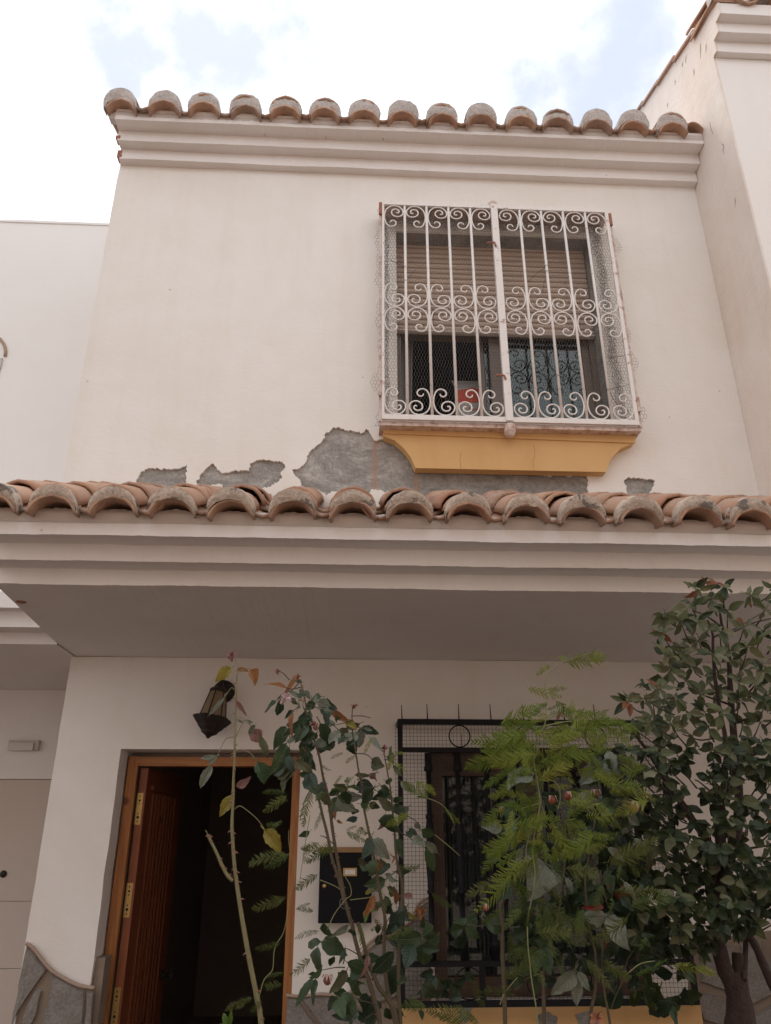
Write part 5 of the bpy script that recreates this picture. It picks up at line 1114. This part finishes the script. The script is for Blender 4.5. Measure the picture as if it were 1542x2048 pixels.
# sprays among the middle rose
fl(fn2, [(290,1390,25,1560),(280,1360,10,1365),(300,1440,130,1480),(220,1695,55,1690),(230,1640,100,1780),(560,1330,425,1720),(640,1550,565,1760),(900,1190,900,1340),(860,950,720,1020),(1000,970,870,1070),(780,1370,880,1480),(700,1360,560,1440),(720,1330,860,1310),(760,1300,840,1180),(640,1080,720,1140),(720,1420,800,1560),(660,1300,520,1340),(1200,1450,1080,1560),(1000,1700,880,1760),(1020,1700,1100,1800),(1060,1720,960,1830),(860,1250,960,1210)], 520, 1320, .1946, 'd')
fl(fn2, [(1380,940,1500,970),(1400,960,1300,1130),(1390,1060,1500,1150),(1540,1590,1290,1690),(1160,800,1060,960)], 520, 1320, .1946, 'g')
fl(fn2, [(1000,350,565,445),(1000,340,750,480),(985,770,605,910),(940,780,860,880),(1300,540,1050,700),(1215,830,1060,905),(1240,920,1070,890),(915,1240,650,1300),(945,1530,755,1590),(940,1640,740,1670),(640,1775,330,1935),(1300,1110,1050,1195),(1215,1380,1000,1560),(1310,230,1100,300),(1200,220,1140,450),(740,1800,600,1950),(560,1840,470,1890)], 380, 1640, .1992, 'd')
fl(fn2, [(520,260,200,270),(500,250,220,390),(720,930,770,1190),(850,880,960,1000),(880,960,820,1010),(1220,990,960,1080),(1230,960,1100,1060),(1330,1700,1080,1680),(1440,1420,1430,1560),(600,100,780,200),(1060,410,1280,430),(1210,480,1230,420),(900,1600,1000,1540)], 560, 1640, .2205, 'd')
fl(fn2, [(890,1615,920,1650),(830,1560,872,1592),(860,1600,806,1560)], 0, 0, 1, 'g')
fl(fn2, [(955,2040,850,2020),(930,2048,870,2030),(960,2048,900,2012)], 0, 0, 1, 'd', 2.3)
fs_ = MB()
for pts in ([(517,2000),(528,1960),(545,1940),(548,1905),(555,1885),(568,1862),(580,1800),(590,1740),(578,1690),(578,1660)], [(655,1860),(668,1830),(690,1800),(702,1790),(700,1770),(688,1750)], [(700,1800),(740,1795)], [(560,1712),(580,1708)], [(640,1760),(665,1770),(680,1778)], [(620,1630),(610,1690),(600,1760)], [(835,1592),(865,1600),(890,1615),(910,1650)], [(870,1670),(895,1690),(920,1712)]):
    q, rad = cane(pts, 0, 0, 1, YF+.04, .9, .6, 4); stem(fn2, 'stem', q, rad, FERN_ST, 4)

# ---- woody shrub on the right
YS = 2.62
sh = thing('shrub', 'tall woody shrub with small olive leaves and a dark trunk at the right end', 'shrub', (1.2, YS, .12))
tb = MB(); tw = MB()
BR = [([(1482,2200),(1481,2048),(1478,2000),(1472,1965),(1464,1945)], 33, 15), ([(1474,2000),(1462,1965),(1448,1935),(1437,1890),(1432,1840),(1440,1780),(1458,1720),(1474,1660),(1478,1600),(1473,1540),(1470,1500),(1464,1430),(1460,1370),(1458,1320),(1452,1280),(1444,1252),(1440,1226)], 17, 2.6), ([(1482,2010),(1479,1950),(1476,1906)], 17, 11),
 ([(1450,1745),(1444,1690),(1442,1640),(1448,1560),(1452,1490),(1440,1420),(1430,1360),(1426,1300),(1425,1268),(1415,1240)], 7, 2.2),
 ([(1560,2000),(1542,1965),(1525,1925),(1510,1890),(1494,1868)], 9, 7), ([(1488,1960),(1491,1900),(1492,1850)], 6, 4),
 ([(1440,1720),(1400,1660),(1374,1625),(1352,1590),(1330,1560),(1310,1525),(1290,1495),(1270,1470)], 9, 2.5), ([(1438,1700),(1434,1660),(1430,1628)], 6.5, 5.5),
 ([(1462,1410),(1440,1402),(1400,1388),(1382,1380)], 3, 1.2), ([(1446,1270),(1470,1262),(1500,1248),(1545,1236)], 3, 1.8), ([(1443,1255),(1425,1240),(1405,1228),(1388,1222)], 2.6, 1.4),
 ([(1426,1275),(1450,1264),(1475,1255),(1520,1228)], 2.6, 1.2), ([(1424,1302),(1390,1298),(1360,1294),(1345,1292)], 1.8, 1.0), ([(1350,1396),(1330,1398),(1305,1404),(1280,1410)], 1.8, 1.0),
 ([(1470,1446),(1495,1438),(1520,1432)], 3.4, 2.2), ([(1310,1530),(1322,1504),(1340,1480),(1345,1465)], 2.4, 1.4), ([(1470,1480),(1440,1475),(1400,1480),(1365,1468)], 2.4, 1.4), ([(1430,1590),(1400,1565),(1390,1560)], 2, 1.4),
 ([(1495,1340),(1520,1330),(1545,1315)], 1.8, 1), ([(1480,1700),(1510,1695),(1545,1690)], 3, 2), ([(1478,1640),(1510,1620),(1545,1595)], 2.4, 1.6), ([(1475,1760),(1510,1770),(1530,1780)], 3, 2), ([(1360,1600),(1330,1590),(1300,1590),(1280,1580)], 2, 1.2), ([(1390,1650),(1360,1660),(1330,1660)], 2, 1.2), ([(1478,1540),(1510,1528),(1530,1520)], 2, 1.4),([(1432,1760),(1390,1740),(1350,1750)], 2.4, 1.4),([(1436,1820),(1390,1830),(1350,1850)], 2.4, 1.4)]
tips = []
for k, (pts, r0, r1) in enumerate(BR):
    q, rad = cane(pts, 0, 0, 1, YS + (0 if k < 4 else random.uniform(-.03, .03)), r0, r1, 5, YS + (0 if k < 4 else random.uniform(-.12, .10)))
    if k == 0: q = [Vector((q[0].x, YS, .1))] + q; rad = [rad[0]*1.25] + rad
    stem(sh, 'trunk' if k == 0 else 'limb' if k < 8 else 'branch', q, rad, TRUNK if k < 8 else CANE_D, 9 if k < 4 else 6)
def edge(v):
    T = ((1160,1385),(1200,1345),(1240,1315),(1290,1318),(1340,1335),(1370,1270),(1410,1248),(1440,1260),(1480,1280),(1500,1240),(1530,1225),(1600,1235),(1700,1250),(1800,1255),(1880,1280),(1920,1330),(1960,1380))
    for (a, b), (c, d) in zip(T, T[1:]):
        if a <= v <= c: return b + (d-b)*(v-a)/(c-a)
    return 1400
HOLES = [(1392,1555,30,34),(1415,1625,26,20),(1500,1580,30,30),(1510,1660,34,40),(1520,1720,34,26),(1470,1350,12,14),(1330,1250,22,12),(1390,1345,26,12),(1480,1205,24,18),(1450,1660,16,16),(1540,1300,24,24),(1330,1690,12,30),(1500,1880,60,30),(1440,1930,50,40),(1455,1770,14,12),(1520,1850,30,20)]
rosettes = []
rn = random.Random(21); tries = 0
while len(rosettes) < 175 and tries < 20000:
    tries += 1; v = rn.uniform(1172, 1905); u = rn.uniform(edge(v), 1575)
    if v > 1860 and u > 1420: continue
    if v < 1215 and not (1375 < u < 1450 or u > 1500): continue
    if any(((u-a)/c)**2 + ((v-b)/d)**2 < 1 for a, b, c, d in HOLES): continue
    md_ = 30 if v < 1490 else 23
    if any((u-a)**2 + (v-b)**2 < md_**2 for a, b in rosettes): continue
    rosettes.append((u, v))
for (u, v) in ((1462,1500),(1490,1530),(1455,1560),(1480,1600),(1450,1640),(1490,1650),(1470,1690),(1440,1700),(1500,1720),(1480,1760),(1450,1780),(1430,1815),(1470,1815),(1500,1800),(1440,1850),(1475,1850),(1505,1840),(1530,1640),(1535,1760),(1530,1560),(1525,1480),(1530,1390),(1525,1340)): rosettes.append((u + rn.uniform(-8, 8), v + rn.uniform(-8, 8)))
FRONT = len(rosettes)-23
nleaf = 0; stuffv = MB(); stuff_uv = []
for ri, (u, v) in enumerate(rosettes):
    y = YS + (rn.uniform(-.18, .10) if ri < FRONT else rn.uniform(-.20, -.11)); top = v < 1480
    n = rn.randint(6, 9)
    c = at(u, v, Y=y); a0 = rn.uniform(0, 6.28)
    # twig reaching the rosette from the inside of the crown
    iu, iv = u + (1455-u)*rn.uniform(.15, .4), v + rn.uniform(20, 50); stem(sh, 'twig', [at(iu, iv, Y=y+.05), at((u+iu)/2, (v+iv)/2+4, Y=y+.02), c], [.0030, .0022, .0014], CANE_D, 5)
    for k in range(n):
        a = a0 + k*2.4; el = rn.uniform(-.2, .8)
        L = rn.uniform(.038, .062)*(1.0 if top else .84); d = Vector((math.cos(a)*math.cos(el), math.sin(a)*math.cos(el)*.8 - .15, math.sin(el)*(1 if top else .3) + math.sin(a)*.35))
        if k >= n-2: d = d*.6 + Vector((0, -.1, -.8))
        off = d.normalized()*.006; kk = rn.random()
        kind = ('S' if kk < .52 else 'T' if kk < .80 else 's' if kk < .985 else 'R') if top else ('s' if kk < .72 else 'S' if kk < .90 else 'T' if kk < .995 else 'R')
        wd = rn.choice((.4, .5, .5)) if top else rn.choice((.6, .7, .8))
        random.seed(rn.random())
        if nleaf < 279:
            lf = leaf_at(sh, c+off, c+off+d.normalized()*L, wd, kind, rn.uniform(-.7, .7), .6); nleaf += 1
        else:
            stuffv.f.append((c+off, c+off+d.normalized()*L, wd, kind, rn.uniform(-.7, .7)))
leaves(sh, [(905,100,880,70,.5,'R'),(870,150,735,140,.5,'S'),(915,130,1085,130,.4,'R'),(860,190,1010,150,.35,'S'),(840,210,720,265,.4,'R'),(890,260,800,340,.4,'g'),(750,350,550,390,.42,'T'),(700,390,470,485,.3,'T'),(770,420,700,520,.6,'S'),(780,440,770,600,.5,'S'),(860,440,870,555,.8,'T'),(860,330,960,280,.4,'S'),(960,380,1100,330,.45,'T'),(290,1110,225,1050,.6,'s'),(300,1110,350,1045,.5,'s'),(345,1140,400,1095,.6,'s'),(710,1010,700,940,.6,'s'),(500,1040,390,1020,.5,'s'),(590,690,410,560,.25,'R'),(570,720,560,860,.5,'S'),(1310,290,1350,350,.5,'R')], 1220, 1140, .2088, YS-.04, .05)
# leaves beyond the first 300 are one part, joined
vs = []; fs2 = []; uvs = []; mats = []; mi = []
for (b, t, wd, kind, roll) in stuffv.f:
    v_, uv_, f_ = leaf_verts(wd, .4, .2, .01, len(vs) % 11, 6)
    d = (t-b); L = d.length; d.normalize(); n = -FW + Vector((rn.uniform(-.5, .5), 0, .6)); n = (n - d*n.dot(d)).normalized(); n = Matrix.Rotation(roll, 3, d) @ n; x = d.cross(n).normalized()
    o = len(vs); vs += [tuple(b + (x*p[0] + d*p[1] + n*p[2])*L) for p in v_]; fs2 += [tuple(i+o for i in f) for f in f_]; uvs += uv_
    if kind not in mats: mats.append(kind)
    mi += [mats.index(kind)]*len(f_)
me = bpy.data.meshes.new('foliage'); me.from_pydata(vs, [], fs2)
for k in mats: me.materials.append(LM_[k])
ul = me.uv_layers.new(name='UVMap')
for l in me.loops: ul.data[l.index].uv = uvs[l.vertex_index]
for p, m_ in zip(me.polygons, mi): p.material_index = m_; p.use_smooth = True
link('foliage', me, sh, kind='stuff')
